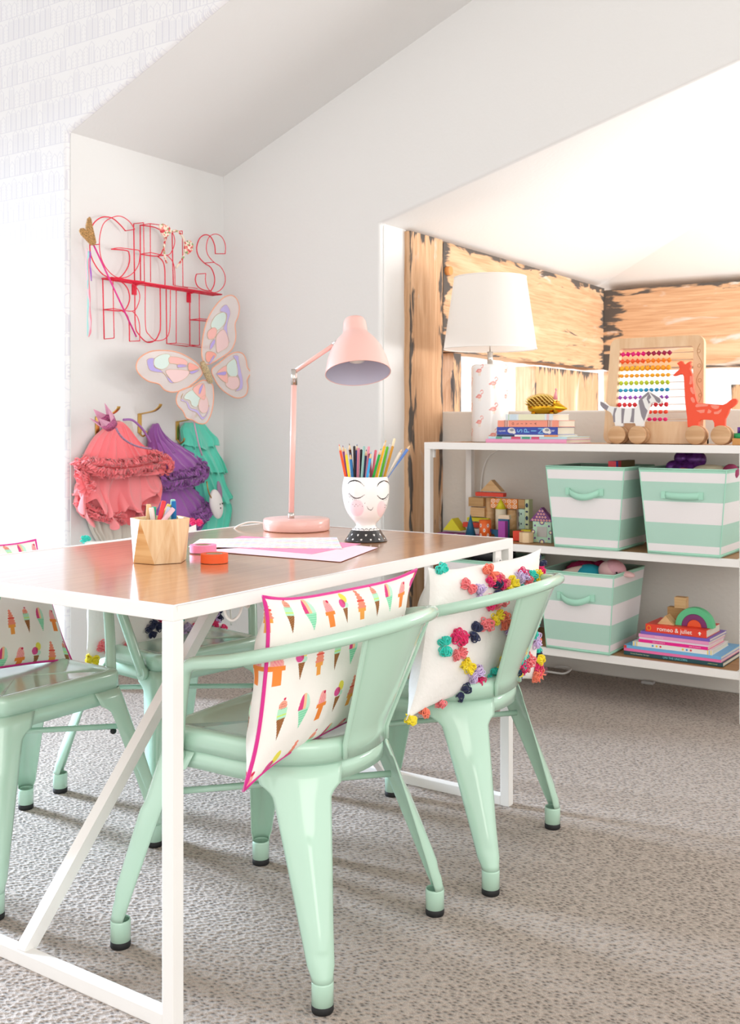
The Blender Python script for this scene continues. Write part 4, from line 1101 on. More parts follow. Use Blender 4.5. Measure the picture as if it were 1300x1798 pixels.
# ------------------------------------------------------------------ flamingo lamp
FL = (-2.117, 4.09, 0.9895)
fl = thing('table_lamp', FL, 'white table lamp with a flamingo printed base and plain white shade on the shelf', 'lamp'); fl.scale = (1.034, 1.034, 1.034)
hb = 0.325; R0 = 0.079
prof = [(0, 0), (R0, 0), (R0, hb*0.1), (R0, hb*0.3), (R0, hb*0.5), (R0, hb*0.7), (R0, hb-0.012), (R0-0.003, hb-0.005), (R0-0.010, hb), (0, hb)]
pp = []
for i in range(len(prof)-1):
    a, b2 = prof[i], prof[i+1]; n = max(1, int(math.hypot(b2[0]-a[0], b2[1]-a[1])/0.0022))
    pp += [(a[0]+(b2[0]-a[0])*k/n, a[1]+(b2[1]-a[1])*k/n) for k in range(n)]
pp.append(prof[-1])
m = MB(); m.lathe(pp, (0, 0, 0), 300, cap0=False)
o = m.build('base', paintmat('glazed_ceramic_lamp', 0.12, 0.5), fl, weld=False)
co = np.array(m.v); th = np.arctan2(co[:, 1], co[:, 0]); Zv = co[:, 2]
col = np.tile(C3('#f1efee'), (len(co), 1)).astype(np.float32)
av = math.atan2(-fw.y, -fw.x)
for r_ in range(6):
    for k in range(4):
        a0 = av+(k+0.5*(r_ % 2))*PI/2+0.05; zz = 0.030+r_*0.0535
        du = (np.mod(th-a0+PI, 2*PI)-PI)*R0; dz = Zv-zz
        def E(cx, cy, rx2, ry2): return ((du-cx)/rx2)**2+((dz-cy)/ry2)**2
        b3 = E(0, 0, 0.0125, 0.0085) < 1; col[b3] = C3('#ea8f86'); col[E(0.001, -0.001, 0.008, 0.004) < 1] = C3('#f3b7ad')
        col[E(-0.0125, -0.003, 0.006, 0.003) < 1] = C3('#ea8f86')
        ring_ = np.abs(np.sqrt(((du-0.0135)/0.006)**2+((dz-0.018)/0.007)**2)-1) < 0.22
        col[ring_ & ((du > 0.0125) | (dz > 0.018))] = C3('#e98b82')
        nk = (np.abs(du-(0.0105+0.25*(dz-0.005))) < 0.0015) & (dz > 0.002) & (dz < 0.014); col[nk] = C3('#e98b82')
        for lx in (0.0, 0.006): col[(np.abs(du-lx) < 0.0007) & (dz < -0.007) & (dz > -0.021)] = C3('#efc58c')
setprint(o.data, col)
m = MB(); m.cyl((0, 0, hb), (0, 0, hb+0.055), 0.012, n=24); m.build('neck', CHROME, fl)
z0, z1 = 0.392, 0.693; r0, r1 = 0.196, 0.152
SHM = bpy.data.materials.new('linen_shade'); SHM.use_nodes = True; b = bsdf(SHM)
b.inputs['Base Color'].default_value = (*hx('#f1f0ee'), 1); b.inputs['Roughness'].default_value = 0.9
ntl = SHM.node_tree; tr_ = ntl.nodes.new('ShaderNodeBsdfTranslucent'); tr_.inputs['Color'].default_value = (*hx('#f4f2ee'), 1); mx_ = ntl.nodes.new('ShaderNodeMixShader'); mx_.inputs[0].default_value = 0.45
ntl.links.new(b.outputs[0], mx_.inputs[1]); ntl.links.new(tr_.outputs[0], mx_.inputs[2]); ntl.links.new(mx_.outputs[0], ntl.nodes['Material Output'].inputs['Surface'])
m = MB(); m.lathe([(r0, z0), (r1, z1)], (0, 0, 0), 72, cap0=False); m.build('shade', SHM, fl)
for r, z in ((r0, z0), (r1, z1)):
    m = MB(); m.tube([(r*math.cos(a), r*math.sin(a), z) for a in [k*2*PI/72 for k in range(72)]], 0.0022, 6, closed=True)
    m.build('shade_trim', WHT, fl)
m = MB(); m.cyl((-0.15, 0, z1-0.03), (0.15, 0, z1-0.03), 0.0015, n=8); m.cyl((0, -0.15, z1-0.03), (0, 0.15, z1-0.03), 0.0015, n=8); m.cyl((0, 0, hb+.05), (0, 0, z1-.03), 0.003, n=8); m.build('shade_spider', CHROME, fl)
m = MB(); m.ball((0, 0, 0.50), (0.03, 0.03, 0.04), 20, 12); m.build('light_bulb', mat('bulb_glass', '#f5f3ee', 0.3), fl)
m = MB(); m.tube(smooth_path([(-2.05, 4.13, 0.995), (-2.06, 4.19, 1.00), (-2.09, 4.222, 0.975), (-2.185, 4.225, 0.93), (-2.225, 4.225, 0.85), (-2.235, 4.225, 0.7), (-2.235, 4.225, 0.5), (-2.20, 4.225, 0.2), (-2.15, 4.222, 0.02)], 8), 0.003, 8)
o = m.build('power_cord', WHT, fl, FL)
# cord with a pink wrapped label on the floor under the shelf
t = thing('extension_cord', (-1.83, 4.10, 0.006), 'white cord with a pink wrapped tag lying under the shelf unit', 'cord')
m = MB(); m.tube(smooth_path([(-2.15, 4.19, 0.006), (-2.02, 4.12, 0.008), (-1.92, 4.09, 0.02), (-1.83, 4.085, 0.022), (-1.775, 4.10, 0.02), (-1.765, 4.15, 0.03), (-1.80, 4.18, 0.03), (-1.86, 4.19, 0.02)], 8), 0.0045, 8); m.build('cable', WHT, t, (-1.83, 4.10, 0.006))
m = MB(); m.cyl((-1.905, 4.085, 0.022), (-1.85, 4.085, 0.022), 0.0185, n=20); m.build('pink_tag', mat('pink_tag', '#e3a3b2', 0.7, vary=(120, 0.25)), t, (-1.83, 4.10, 0.006))
m = MB(); m.box(0, 0.05, 0, 0.03, 0, 0.012); o = m.build('wall_plug', mat('grey_plastic', '#b9b7b5', 0.5), bevel=0.003); o.location = (-1.475, 4.19, 0.0); tag(o, 'small grey plug lying at the foot of the half wall', 'plug')

# ------------------------------------------------------------------ books
PAGE = mat('book_pages', '#ded6c4', 0.9, bump=(300, 0.2))
def book(x, y, z, L, D, th, col, label, group, rz=0.0, text=None, tcol='#ffffff', tsize=None, tx=0.0, blocks=(), hard=True, extra=(), rot_letters=False):
    """lies flat; spine faces the room along local x, pages run back along y"""
    B = thing('book', (x, y, z), label, 'book', group, rz)
    cm_ = mat('cover_'+col.strip('#'), col, 0.4)
    m = MB(); c = 0.0016 if hard else 0.0008
    m.box(0, L, 0, D, 0, c); m.box(0, L, 0, D, th-c, th); m.box(0, L, 0, c*1.3, c, th-c)
    m.build('cover', cm_, B, bevel=0.0004, seg=1)
    m = MB(); m.box(0.002, L-0.002, c*1.3, D-0.002, c, th-c); m.build('pages', PAGE, B)
    for (a, b2, cc) in blocks:
        m = MB(); m.box(a*L, b2*L, -0.0004, 0.0002, 0.0003, th-0.0003); m.build('spine_band', mat('print_'+cc.strip('#'), cc, 0.45), B)
    if text:
        n = len(text)
        if rot_letters:
            for i, chh in enumerate(text):
                M = frame((tx*L+i*rot_letters*L, -0.0006, th/2), (0, 0, 1), (-1, 0, 0)); text_mesh('title_letter', chh, tsize or th*0.8, mat('print_'+tcol.strip('#'), tcol, 0.5), B, M, 0.0003)
        else:
            M = frame((tx*L, -0.0006, th/2), (1, 0, 0), (0, 0, 1)); text_mesh('spine_title', text, tsize or th*0.8, mat('print_'+tcol.strip('#'), tcol, 0.5), B, M, 0.0003)
    for (tt, px_, sz, cc) in extra:
        M = frame((px_*L, -0.0006, th/2), (1, 0, 0), (0, 0, 1)); text_mesh('spine_text', tt, sz, mat('print_'+cc.strip('#'), cc, 0.5), B, M, 0.0003)
    return B
GT = 'books stacked on top of the shelf unit'; z = 0.9897; Y = 3.835
book(-2.005, Y, z, 0.355, 0.25, 0.0185*0.85, '#f0a0c8', 'large pink book at the very bottom of the top stack', GT); z += 0.0160
book(-1.998, Y+0.01, z, 0.345, 0.235, 0.0095, '#bfe6ea', 'thin pale aqua book second from the bottom of the top stack', GT, blocks=((0.3, 0.42, '#d9587c'), (0.44, 0.54, '#4fb08f'), (0.56, 0.66, '#d9587c'), (0.1, 0.18, '#63b59b'))); z += 0.0098
book(-1.958, Y+0.005, z, 0.270, 0.20, 0.0075, '#f2f0ee', 'thin white book with navy and orange spine ends, under the blue book', GT, blocks=((0.0, 0.30, '#1d2d52'), (0.78, 1.0, '#ef9d62'))); z += 0.0078
B = book(-1.957, Y+0.005, z, 0.268, 0.17, 0.031, '#3348a8', 'thick blue book with SPIN in light blue on its spine', GT, text='SPIN', tcol='#7fc3ee', tx=0.39, rot_letters=0.115, tsize=0.034, extra=(('ragweeds', 0.09, 0.0085, '#f4f3f0'), ('DBP', 0.92, 0.009, '#e8ecf5')))
for px_ in (0.245, 0.82):
    m = MB(); m.ball((px_*0.268, -0.0002, 0.0165), (0.017, 0.0012, 0.0115), 20, 8); m.ball((px_*0.268+0.012, -0.0003, 0.009), (0.008, 0.0012, 0.006), 14, 6); m.build('sheep_picture', mat('print_fleece', '#ece9e4', 0.6), B)
    m = MB(); m.ball((px_*0.268+0.003, -0.0010, 0.019), (0.010, 0.0012, 0.006), 14, 6); m.build('sheep_grey_patch', mat('print_grey', '#9a9aa0', 0.6), B)  # grey patch printed on the sheep
z += 0.0313
B = book(-1.952, Y+0.003, z, 0.268, 0.165, 0.0265, '#f49a82', 'salmon book with OLIVIA on its spine and striped ends', GT, text='OLIVIA', tcol='#5a2b26', tx=0.26, rot_letters=0.074, tsize=0.0125, blocks=tuple((0.115+0.012*k, 0.121+0.012*k, '#f6f1ec' if k % 2 else '#2a2426') for k in range(6))+tuple((0.825+0.012*k, 0.831+0.012*k, '#f6f1ec' if k % 2 else '#2a2426') for k in range(6))); z += 0.0268
book(-1.915, Y, z, 0.208, 0.16, 0.0245, '#dfe9ee', 'pale blue white book topmost of the stack, under the gold hedgehog', GT, blocks=((0.06, 0.08, '#bcd9c0'), (0.10, 0.24, '#cfe0ea'), (0.28, 0.83, '#eceac9'), (0.87, 0.92, '#eec6c6'))); z += 0.0245
HZ = z
GL = 'books stacked on the bottom shelf'; z = 0.1855
def lb(L, D, th, col, label, xo, rz, yo=0, **k):
    global z
    b = book(-1.428+xo, 3.865+yo, z, L, D, th, col, label, GL, rz, **k); z += th+0.0003; return b
r3 = -0.02
lb(0.375, 0.27, 0.0145, '#28525a', 'dark teal picture book at the bottom of the lower stack', 0.0, r3, text='UNI THE UNICORN', tcol='#7fd6df', tx=0.53, tsize=0.0105, extra=(('Krouse Rosenthal  Barrager', 0.17, 0.0065, '#c9d2b0'), ('random house', 0.90, 0.006, '#c9e08f')))
lb(0.368, 0.26, 0.0105, '#f274b0', 'bright pink picture book second from the bottom of the lower stack', 0.0, r3)
lb(0.368, 0.26, 0.0110, '#74b6e6', 'sky blue picture book with a blue cover, third from the bottom of the lower stack', 0.0, r3, blocks=((0.0, 0.03, '#d9433f'),))
B = lb(0.300, 0.21, 0.0170, '#f1eeea', 'white book with coloured dots on its spine in the lower stack', 0.035, r3+0.01, blocks=((0.01, 0.02, '#e8cf4a'), (0.03, 0.04, '#7fb6dc'), (0.05, 0.06, '#e8cf4a'), (0.94, 0.95, '#e8cf4a'), (0.96, 0.97, '#7fb6dc'), (0.98, 0.99, '#e8cf4a')))
for u, c in ((0.26, '#4f9bd6'), (0.31, '#f3c32f'), (0.36, '#de3a3f'), (0.64, '#f3c32f'), (0.69, '#4f9bd6'), (0.74, '#de3a3f')):
    m = MB(); m.cyl((u*0.30, 0.0, 0.0085), (u*0.30, -0.0006, 0.0085), 0.0038, n=20, smooth=False); m.build('spine_dot', mat('print_'+c.strip('#'), c, 0.5), B)
lb(0.262, 0.20, 0.0115, '#ef1f92', 'magenta paperback in the lower stack', 0.058, r3, extra=(('FANCY NANCY', 0.30, 0.0068, '#f8cfe4'), ('JANE OCONNOR', 0.82, 0.0055, '#f8cfe4')))
lb(0.262, 0.20, 0.0075, '#eedcec', 'thin lilac white paperback in the lower stack', 0.060, r3)
lb(0.266, 0.20, 0.0120, '#f09cc9', 'soft pink paperback in the lower stack', 0.058, r3-0.01, extra=(('Pinkalicious', 0.30, 0.007, '#fbe6f1'),))
lb(0.262, 0.20, 0.0105, '#7d5fc0', 'violet paperback under the red book', 0.066, r3-0.01)
B = lb(0.230, 0.165, 0.0290, '#e8402b', 'red book with romeo & juliet on its spine, topmost of the lower stack', 0.085, r3, text='romeo & juliet', tcol='#fbf3ec', tx=0.48, tsize=0.0225)
m = MB(); m.tube([(0.013+0.0075*math.cos(a), -0.0008, 0.0145+0.0085*math.sin(a)) for a in [k*2*PI/24 for k in range(24)]], 0.0014, 6, closed=True); m.build('round_emblem', mat('print_f0a22e', '#f0a22e', 0.5), B)
m = MB(); m.prism([(0, 0.007), (0.0065, 0), (0.0015, -0.001), (0.003, -0.006), (-0.003, -0.006), (-0.0015, -0.001), (-0.0065, 0)], (0.205, -0.0001, 0.0145), (1, 0, 0), (0, 0, 1), (0, -0.0006, 0)); m.build('tree_emblem', mat('print_fbf3ec', '#fbf3ec', 0.5), B)
LZ = z
# wooden shapes on the lower stack
G = 'wooden blocks on the lower book stack'
BLOCKW = woodmat('block_wood', '#e3bf8e', '#cda06c', axis=0, scale=0.8, rough=0.6)
BLOCKW2 = woodmat('block_wood_dark', '#c8a06c', '#ab8350', axis=0, scale=0.8, rough=0.6, seed=2.0)
def single(name, m, mats, label, cat, group, origin, **k):
    o = m.build(name, mats, origin=origin, **k); return tag(o, label, cat, group)
m = MB(); m.prism([(0, 0), (0.062, 0), (0.031, 0.034)], (-1.305, 3.885, LZ), (1, 0, 0), (0, 0, 1), (0, 0.055, 0)); single('wooden_block', m, BLOCKW, 'natural triangle block on the red book', 'block', G, (-1.30, 3.90, LZ), bevel=0.001)
m = MB(); m.box(-1.292, -1.232, 3.965, 3.998, LZ, LZ+0.054); single('wooden_block', m, BLOCKW2, 'natural cube block behind the triangle on the lower book stack', 'block', G, (-1.26, 3.97, LZ), bevel=0.001)
m = MB(); m.box(-1.262, -1.218, 3.955, 3.990, LZ+0.0543, LZ+0.096); single('wooden_block', m, BLOCKW, 'natural tall block on top of the cube, highest on the lower book stack', 'block', G, (-1.24, 3.97, LZ+0.0543), bevel=0.001)
cx = -1.170
def halfring(r0, r1, y0, d): 
    P = arc(0, 0, r1, 0, 180, 24)+([(a, b2) for a, b2 in arc(0, 0, r0, 180, 0, 24)] if r0 else [])
    m = MB(); m.prism(P, (cx, y0, LZ), (1, 0, 0), (0, 0, 1), (0, d, 0)); return m
for r0, r1, c, nm, in ((0.0475, 0.071, '#5fc08a', 'green outer arch of the nested wooden rainbow'), (0.0265, 0.047, '#7b2f6b', 'purple middle arch of the nested wooden rainbow'), (0, 0.026, '#e9582a', 'orange half round centre of the nested wooden rainbow')):
    single('rainbow_arch', halfring(r0, r1, 3.90, 0.032), mat('stain_'+c.strip('#'), c, 0.5), nm, 'block', 'nested rainbow arches on the red book', (cx, 3.90, LZ), bevel=0.0012)

# ------------------------------------------------------------------ gold hedgehog
GOLD = mat('shiny_gold', '#d9a52c', 0.13, 1.0)
GOLD2 = mat('satin_gold', '#f0d27e', 0.36, 1.0)
hg = thing('hedgehog_figurine', (-1.765, 3.90, HZ), 'shiny gold hedgehog figurine wearing a pink party hat on the book stack', 'figurine')
m = MB(); N1, N2 = 28, 16; v = []
for i in range(N1+1):
    t = i/N1; x = -0.075+0.165*t
    r = 0.033*math.sin(PI*min(1, t*1.15+0.10))**0.55 if t < 0.70 else max(0.003, 0.0285*max(0, 1-(t-0.70)/0.30)**0.85)
    zc_ = 0.030 if t < 0.6 else 0.030-0.008*(t-0.6)/0.4
    for k in range(N2):
        a = 2*PI*k/N2; v.append((x, r*0.95*math.cos(a), max(0.0, zc_+r*math.sin(a))))
m.add(v, [(i*N2+k, i*N2+(k+1) % N2, (i+1)*N2+(k+1) % N2, (i+1)*N2+k) for i in range(N1) for k in range(N2)], 0, True); m.add(v[:N2], [tuple(range(N2))]); m.add(v[-N2:], [tuple(range(N2))[::-1]])
for fx_, fy_ in ((-0.05, -0.015), (-0.05, 0.015), (0.03, -0.015), (0.03, 0.015)): m.ball((fx_, fy_, 0.004), (0.010, 0.008, 0.005), 12, 6)
m.build('body', GOLD, hg)
m = MB(); rng = random.Random(2)
for i in range(13):
    for k in range(-4, 12):
        a = PI*(k+0.5*(i % 2))/9.0+0.05; 
        if not (-0.05 < a < PI+0.05): continue
        t = i/12; x = -0.074+0.112*t; r = 0.045*math.sin(PI*(0.14+0.72*t))**0.5+0.002
        p = Vector((x, r*0.95*math.cos(a), 0.031+r*math.sin(a))); d = Vector((-0.55, math.cos(a), math.sin(a)*0.9)).normalized()
        m.cyl(p-d*0.010, p+d*0.009, 0.0050, 0.0008, 6)
m.build('spines', GOLD2, hg)
for s in (-1, 1):
    m = MB(); m.ball((0.045, s*0.022, 0.045), (0.004, 0.007, 0.009), 12, 8); m.build('ear', GOLD, hg)
m = MB(); m.cyl((0.041, -0.004, 0.058), (0.044, -0.004, 0.096), 0.010, 0.002, 20); m.ball((0.044, -0.004, 0.099), 0.0045, 12, 8); m.build('party_hat', mat('hat_pink', '#ee9aa3', 0.6), hg)

# ------------------------------------------------------------------ abacus
ab = thing('abacus', (-1.332, 3.965, 0.9895), 'large light wooden abacus with ten rows of rainbow beads', 'toy', rz=0.0)
tilt = 0.13
def AP(a, b2, d=0.0):   # a across, b up the leaning face, d towards the room
    return Vector((a, -0.05+b2*math.sin(tilt)-d*math.cos(tilt), b2*math.cos(tilt)+d*math.sin(tilt)))
def rr_(x0, x1, y0, y1, r, n=8, shear=0.0):
    P = arc(x1-r, y0+r, r, -90, 0, n)+arc(x1-r, y1-r, r, 0, 90, n)+arc(x0+r, y1-r, r, 90, 180, n)+arc(x0+r, y0+r, r, 180, 270, n)
    return [(x+shear*y, y) for x, y in P]
hA = 0.414; Wb, Wt = 0.195, 0.183
def trap(P): return [(x*(Wb+(Wt-Wb)*y/hA)/Wb, y) for x, y in P]
outr = trap(rr_(-Wb, Wb, 0, hA, 0.03)); inr = trap(rr_(-Wb+0.043, Wb-0.043, 0.085, hA-0.042, 0.012))
m = MB(); n = len(outr); v = []
for d in (-0.013, 0.013):
    v += [AP(x, y, d) for x, y in outr]+[AP(x, y, d) for x, y in inr]
f = [(k, (k+1) % n, n+(k+1) % n, n+k) for k in range(n)]+[(2*n+k, 3*n+k, 3*n+(k+1) % n, 2*n+(k+1) % n) for k in range(n)]
f += [(k, 2*n+k, 2*n+(k+1) % n, (k+1) % n) for k in range(n)]+[(n+k, n+(k+1) % n, 3*n+(k+1) % n, 3*n+k) for k in range(n)]
m.add(v, f); m.build('frame', woodmat('abacus_wood', '#e8c8a2', '#dcb48a', axis=2, scale=0.5, rough=0.5), ab, bevel=0.002)
m = MB()
for k in range(5):
    yb = 0.10+k*0.056
    for s in (1, -1):
        m.tube([AP((Wb-0.021)*(1-0.03*y_/hA)+s*0.010*math.sin(PI*t), y_, 0.0135) for t in [j/8 for j in range(9)] for y_ in [yb+(t if s > 0 else t)*0.056]], 0.0008, 5) if s == (1 if k % 2 else -1) else None
    m.tube([AP(Wb-0.014+0.006*math.cos(a)-0.004*k, yb+0.028+0.007*math.sin(a), 0.0135) for a in [j*2*PI/16 for j in range(16)]], 0.0007, 5, closed=True)
m.build('burnt_scrollwork', mat('burnt_line', '#b88558', 0.8), ab)
m = MB(); ps = [Vector((-0.15, 0.05, 0)), Vector((0.15, 0.05, 0))]
m.box(-0.165, -0.14, -0.03, 0.11, 0, 0.02); m.box(0.14, 0.165, -0.03, 0.11, 0, 0.02); m.box(-0.165, 0.165, 0.09, 0.11, 0, 0.02); m.build('foot_rail', BEECH, ab)
rows = [('#e5127d', '#a3154d'), ('#f25a2a', '#f7861b'), ('#f9b71f', '#f9a81a'), ('#f8a524', '#f8ae1c'), ('#c3d32b', '#b9ce2a'), ('#2aa6cf', '#1f93c4'), ('#a457c4', '#8a48b8'), ('#e23038', '#d92232'), ('#f2512e', '#ef4a2c'), ('#e6147a', '#e0106e')]
BMESH = {}
def bead(c, shape, rad, mt):
    key = (c, shape)
    if key in BMESH: return BMESH[key]
    m = MB()
    if shape == 'cone': m.lathe([(0.0005, -rad), (rad, -rad*0.1), (rad*0.9, rad*0.3), (0.0005, rad)], (0, 0, 0), 10, smooth=False)
    elif shape == 'rock': m.ball((0, 0, 0), (rad, rad, rad*1.05), 8, 5, noise=0.12, seed=hash(c) % 9)
    else: m.ball((0, 0, 0), (rad, rad, rad*0.85), 14, 8)
    o = m.build('bead', mt); d = o.data; bpy.data.objects.remove(o); BMESH[key] = d; return d
shp = ['cone', 'cone', 'rock', 'ball', 'rock', 'ball', 'cone', 'rock', 'ball', 'ball']
for r_ in range(10):
    y_ = hA-0.062-r_*0.0285; hw = (Wb-0.043)*(1-0.06*y_/hA)
    m = MB(); m.cyl(AP(-hw-0.003, y_), AP(hw+0.003, y_), 0.0014, n=8); m.build('wire', mat('abacus_wire', '#cdb9a4', 0.35, 0.8), ab)
    for k in range(10):
        c = rows[r_][0 if k < 5 else 1]; rad = 0.0104 if r_ < 3 else 0.0088
        o = bpy.data.objects.new('bead', bead(c, shp[r_], rad, mat('bead_'+c.strip('#'), c, 0.4))); COL.objects.link(o); o.parent = ab
        o.location = AP(-hw+0.010+k*0.0205, y_); o.rotation_euler = (0 if r_ != 6 else PI, random.Random(r_*10+k).uniform(-0.4, 0.4), 0)

# ------------------------------------------------------------------ pull-along animals
def from_crop(pts, sx, x0, y0): return [((x-x0)/sx, (y0-y)/sx) for x, y in pts]
def wheels(P, xs, r, depth, wood):
    for x in xs:
        for s in (-1, 1):
            m = MB(); yy = s*depth
            m.lathe([(0, 0), (r-0.002, 0), (r, 0.002), (r, 0.014), (r-0.002, 0.016), (0, 0.016)], (0, 0, 0), 40, cap0=False)
            R_ = Matrix.Rotation(PI/2, 3, 'X'); m.v = [tuple(R_ @ Vector(q)+Vector((x, yy+(0.016 if s > 0 else 0), r))) for q in m.v]
            o = m.build('wheel', wood, P)
            m = MB(); m.cyl((x, yy-0.0005*s+(0.0 if s < 0 else 0.016)-0.016*(s < 0), r), (x, yy+(-0.017 if s < 0 else 0.0165), r), 0.004, n=16); m.build('axle_cap', BEECH, o)
zb = thing('zebra_toy', (-1.411, 3.873, 0.9895), 'wooden pull-along zebra with grey stripes on wheels, in front of the abacus', 'toy', 'pull-along wooden animals')
sc_ = 5.0*412.0*1.02         # crop px per metre (crop scale 5.0)
body = [(93,665),(130,672),(165,705),(235,715),(330,725),(400,715),(415,665),(450,625),(500,588),(540,615),(590,645),(608,670),(590,692),(545,680),(515,690),(500,720),(490,770),(460,835),(455,872),(395,872),(385,845),(290,845),(285,872),(222,870),(215,840),(200,790),(185,760),(160,745),(118,725),(95,700)]
X0, Y0 = 330, 1012
P = from_crop(body, sc_, X0, Y0)
m = MB(); m.prism(P, (0, -0.008, 0), (1, 0, 0), (0, 0, 1), (0, 0.016, 0)); m.build('body', mat('zebra_white', '#efeeec', 0.5), zb, bevel=0.0012)
stripes = [[(95,667),(125,680),(168,708),(150,742),(118,722),(97,695)],[(215,722),(237,722),(220,770),(222,835),(208,838),(202,785)],[(275,724),(303,728),(295,790),(290,845),(275,845),(274,780)],[(362,726),(384,728),(380,790),(378,840),(346,835),(358,780)],[(415,665),(450,632),(495,595),(505,612),(468,640),(448,655),(470,720),(490,745),(462,830),(440,790),(425,720)],[(488,630),(505,612),(520,640),(500,660),(512,680),(500,692),(483,655)],[(505,600),(545,622),(590,650),(595,672),(582,688),(560,672),(545,645)]]
m = MB()
for s in stripes: m.prism(from_crop(s, sc_, X0, Y0), (0, -0.0086, 0), (1, 0, 0), (0, 0, 1), (0, 0.0008, 0))
m.build('grey_stripes', mat('zebra_grey', '#8f8890', 0.6), zb)
wheels(zb, (-0.040, 0.041), 0.0345, 0.011, BEECH)
gf = thing('giraffe_toy', (-1.108, 3.872, 0.9895), 'orange red wooden giraffe on wheels, in front of the abacus', 'toy', 'pull-along wooden animals')
sc_ = 9.99*412.0*1.05; X0, Y0 = 620, 1640
body = [(60,525),(105,480),(165,430),(155,375),(120,335),(180,300),(210,305),(225,345),(265,355),(300,325),(350,310),(335,350),(350,385),(330,430),(350,480),(370,540),(372,620),(385,690),(385,740),(410,830),(440,950),(460,985),(560,985),(700,1000),(850,1010),(905,985),(960,940),(1005,915),(1045,915),(1070,945),(1060,985),(1010,1035),(950,1075),(930,1140),(885,1230),(878,1360),(715,1360),(712,1290),(690,1250),(560,1240),(500,1245),(470,1275),(465,1360),(295,1360),(285,1200),(265,1050),(250,900),(240,700),(232,550),(210,505),(165,515),(110,535),(75,540)]
m = MB(); m.prism(from_crop(body, sc_, X0, Y0), (0, -0.009, 0), (1, 0, 0), (0, 0, 1), (0, 0.018, 0)); m.build('body', mat('giraffe_orange', '#f4512e', 0.5), gf, bevel=0.0012)
spots = [[(335,545),(362,545),(366,670),(345,682),(320,670),(332,620)],[(335,735),(355,720),(375,735),(405,830),(380,835),(345,790)],[(345,890),(375,880),(410,920),(412,965),(380,972),(348,930)],[(415,1030),(440,990),(560,995),(625,1000),(610,1030),(500,1035),(440,1045)],[(655,1015),(720,1010),(795,1022),(780,1065),(730,1078),(680,1055)],[(430,1095),(570,1080),(560,1130),(500,1138)],[(625,1075),(675,1105),(655,1140),(605,1140)],[(710,1120),(770,1110),(830,1072),(825,1110),(780,1155),(715,1155)]]
m = MB()
for s in spots: m.prism(from_crop(s, sc_, X0, Y0), (0, -0.0096, 0), (1, 0, 0), (0, 0, 1), (0, 0.0008, 0))
m.build('pale_spots', mat('giraffe_spot', '#f9917c', 0.6), gf)
wheels(gf, (-0.043, 0.049), 0.0355, 0.012, BEECH)
# green peg toy at the edge
pg = thing('peg_toy', (-0.985, 3.875, 0.9895), 'green peg toy on a wooden base at the right end of the shelf top', 'toy')
m = MB(); m.box(-0.035, 0.055, -0.02, 0.05, 0, 0.025); m.build('wooden_base', woodmat('peg_base', '#dba35f', '#c98f4c', axis=0), pg, bevel=0.001)
m = MB(); m.cyl((-0.012, 0.0, 0.025), (-0.012, 0.0, 0.043), 0.022, n=24); m.cyl((0.0, 0.005, 0.043), (0.0, 0.005, 0.085), 0.012, n=20); m.build('green_gear', mat('peg_green', '#149a5a', 0.25), pg)
m = MB(); m.cyl((-0.018, 0.012, 0.043), (-0.018, 0.012, 0.065), 0.007, n=16); m.build('purple_peg', mat('peg_purple', '#6b3fa5', 0.3), pg)

# ------------------------------------------------------------------ building blocks on the middle shelf
GB = 'wooden building blocks on the middle shelf'
def stain(c): return mat('stain_'+c.strip('#'), c, 0.5)
def blk(x0, x1, z0, z1, y, d, mtl, label, **k):
    m = MB(); m.box(x0, x1, y, y+d, z0, z1); return single('toy_block', m, mtl, label, 'block', GB, ((x0+x1)/2, y+d/2, z0), bevel=0.0012, **k)
ZS = 0.5842
YEL, RED, BLU, PUR = stain('#d9cf1f'), stain('#df4127'), stain('#1f678f'), stain('#a33fa4')
def deco(o, discs, mtl, name='printed_dots'):
    """small printed dots on a block's front: (x, z, rx, rz, y, inner?)"""
    m = MB()
    for x, z, a, b2, y in discs:
        m.prism([(a*math.cos(k*PI/8), b2*math.sin(k*PI/8)) for k in range(16)], (x, y, z), (1, 0, 0), (0, 0, 1), (0, -0.0004, 0))
    return m.build(name, mtl, o, tuple(o.location))
blk(-2.349, -2.149, 0.5842, 0.582, 4.03, 0.075, PUR, 'flat purple plank block under the yellow triangle')
m = MB(); X0_, X1_, Z0_, Z1_ = (-2.326, -2.236, 0.587, 0.65); Z0_ = 0.5965
m.prism([(X0_, 0), (X1_, 0), ((X0_+X1_)/2, Z1_-Z0_)], (0, 4.04, Z0_), (1, 0, 0), (0, 0, 1), (0, 0.06, 0)); single('toy_block', m, YEL, 'yellow triangle block at the left end of the block castle', 'block', GB, (X0_, 4.05, Z0_), bevel=0.001)
X0_, X1_, Z0_, Z1_ = (-2.192, -2.144, 0.594, 0.675); r_ = (X1_-X0_)/2
m = MB(); m.cyl((X0_+r_, 4.005, ZS), (X0_+r_, 4.005, Z1_), r_, 0.001, 32); single('toy_block', m, BLU, 'tall blue cone block in front of the castle', 'block', GB, (X0_+r_, 4.005, ZS))
X0_, X1_, Z0_, Z1_ = (-2.112, -2.06, 0.587, 0.657); r_ = (X1_-X0_)/2; cc = (X0_+r_, 3.985)
m = MB(); m.cyl((*cc, ZS), (*cc, Z1_), r_, n=36); o = single('toy_block', m, stain('#ea6a2a'), 'orange cylinder block with purple and white printed ovals', 'block', GB, (*cc, ZS))
m1, m2 = MB(), MB()
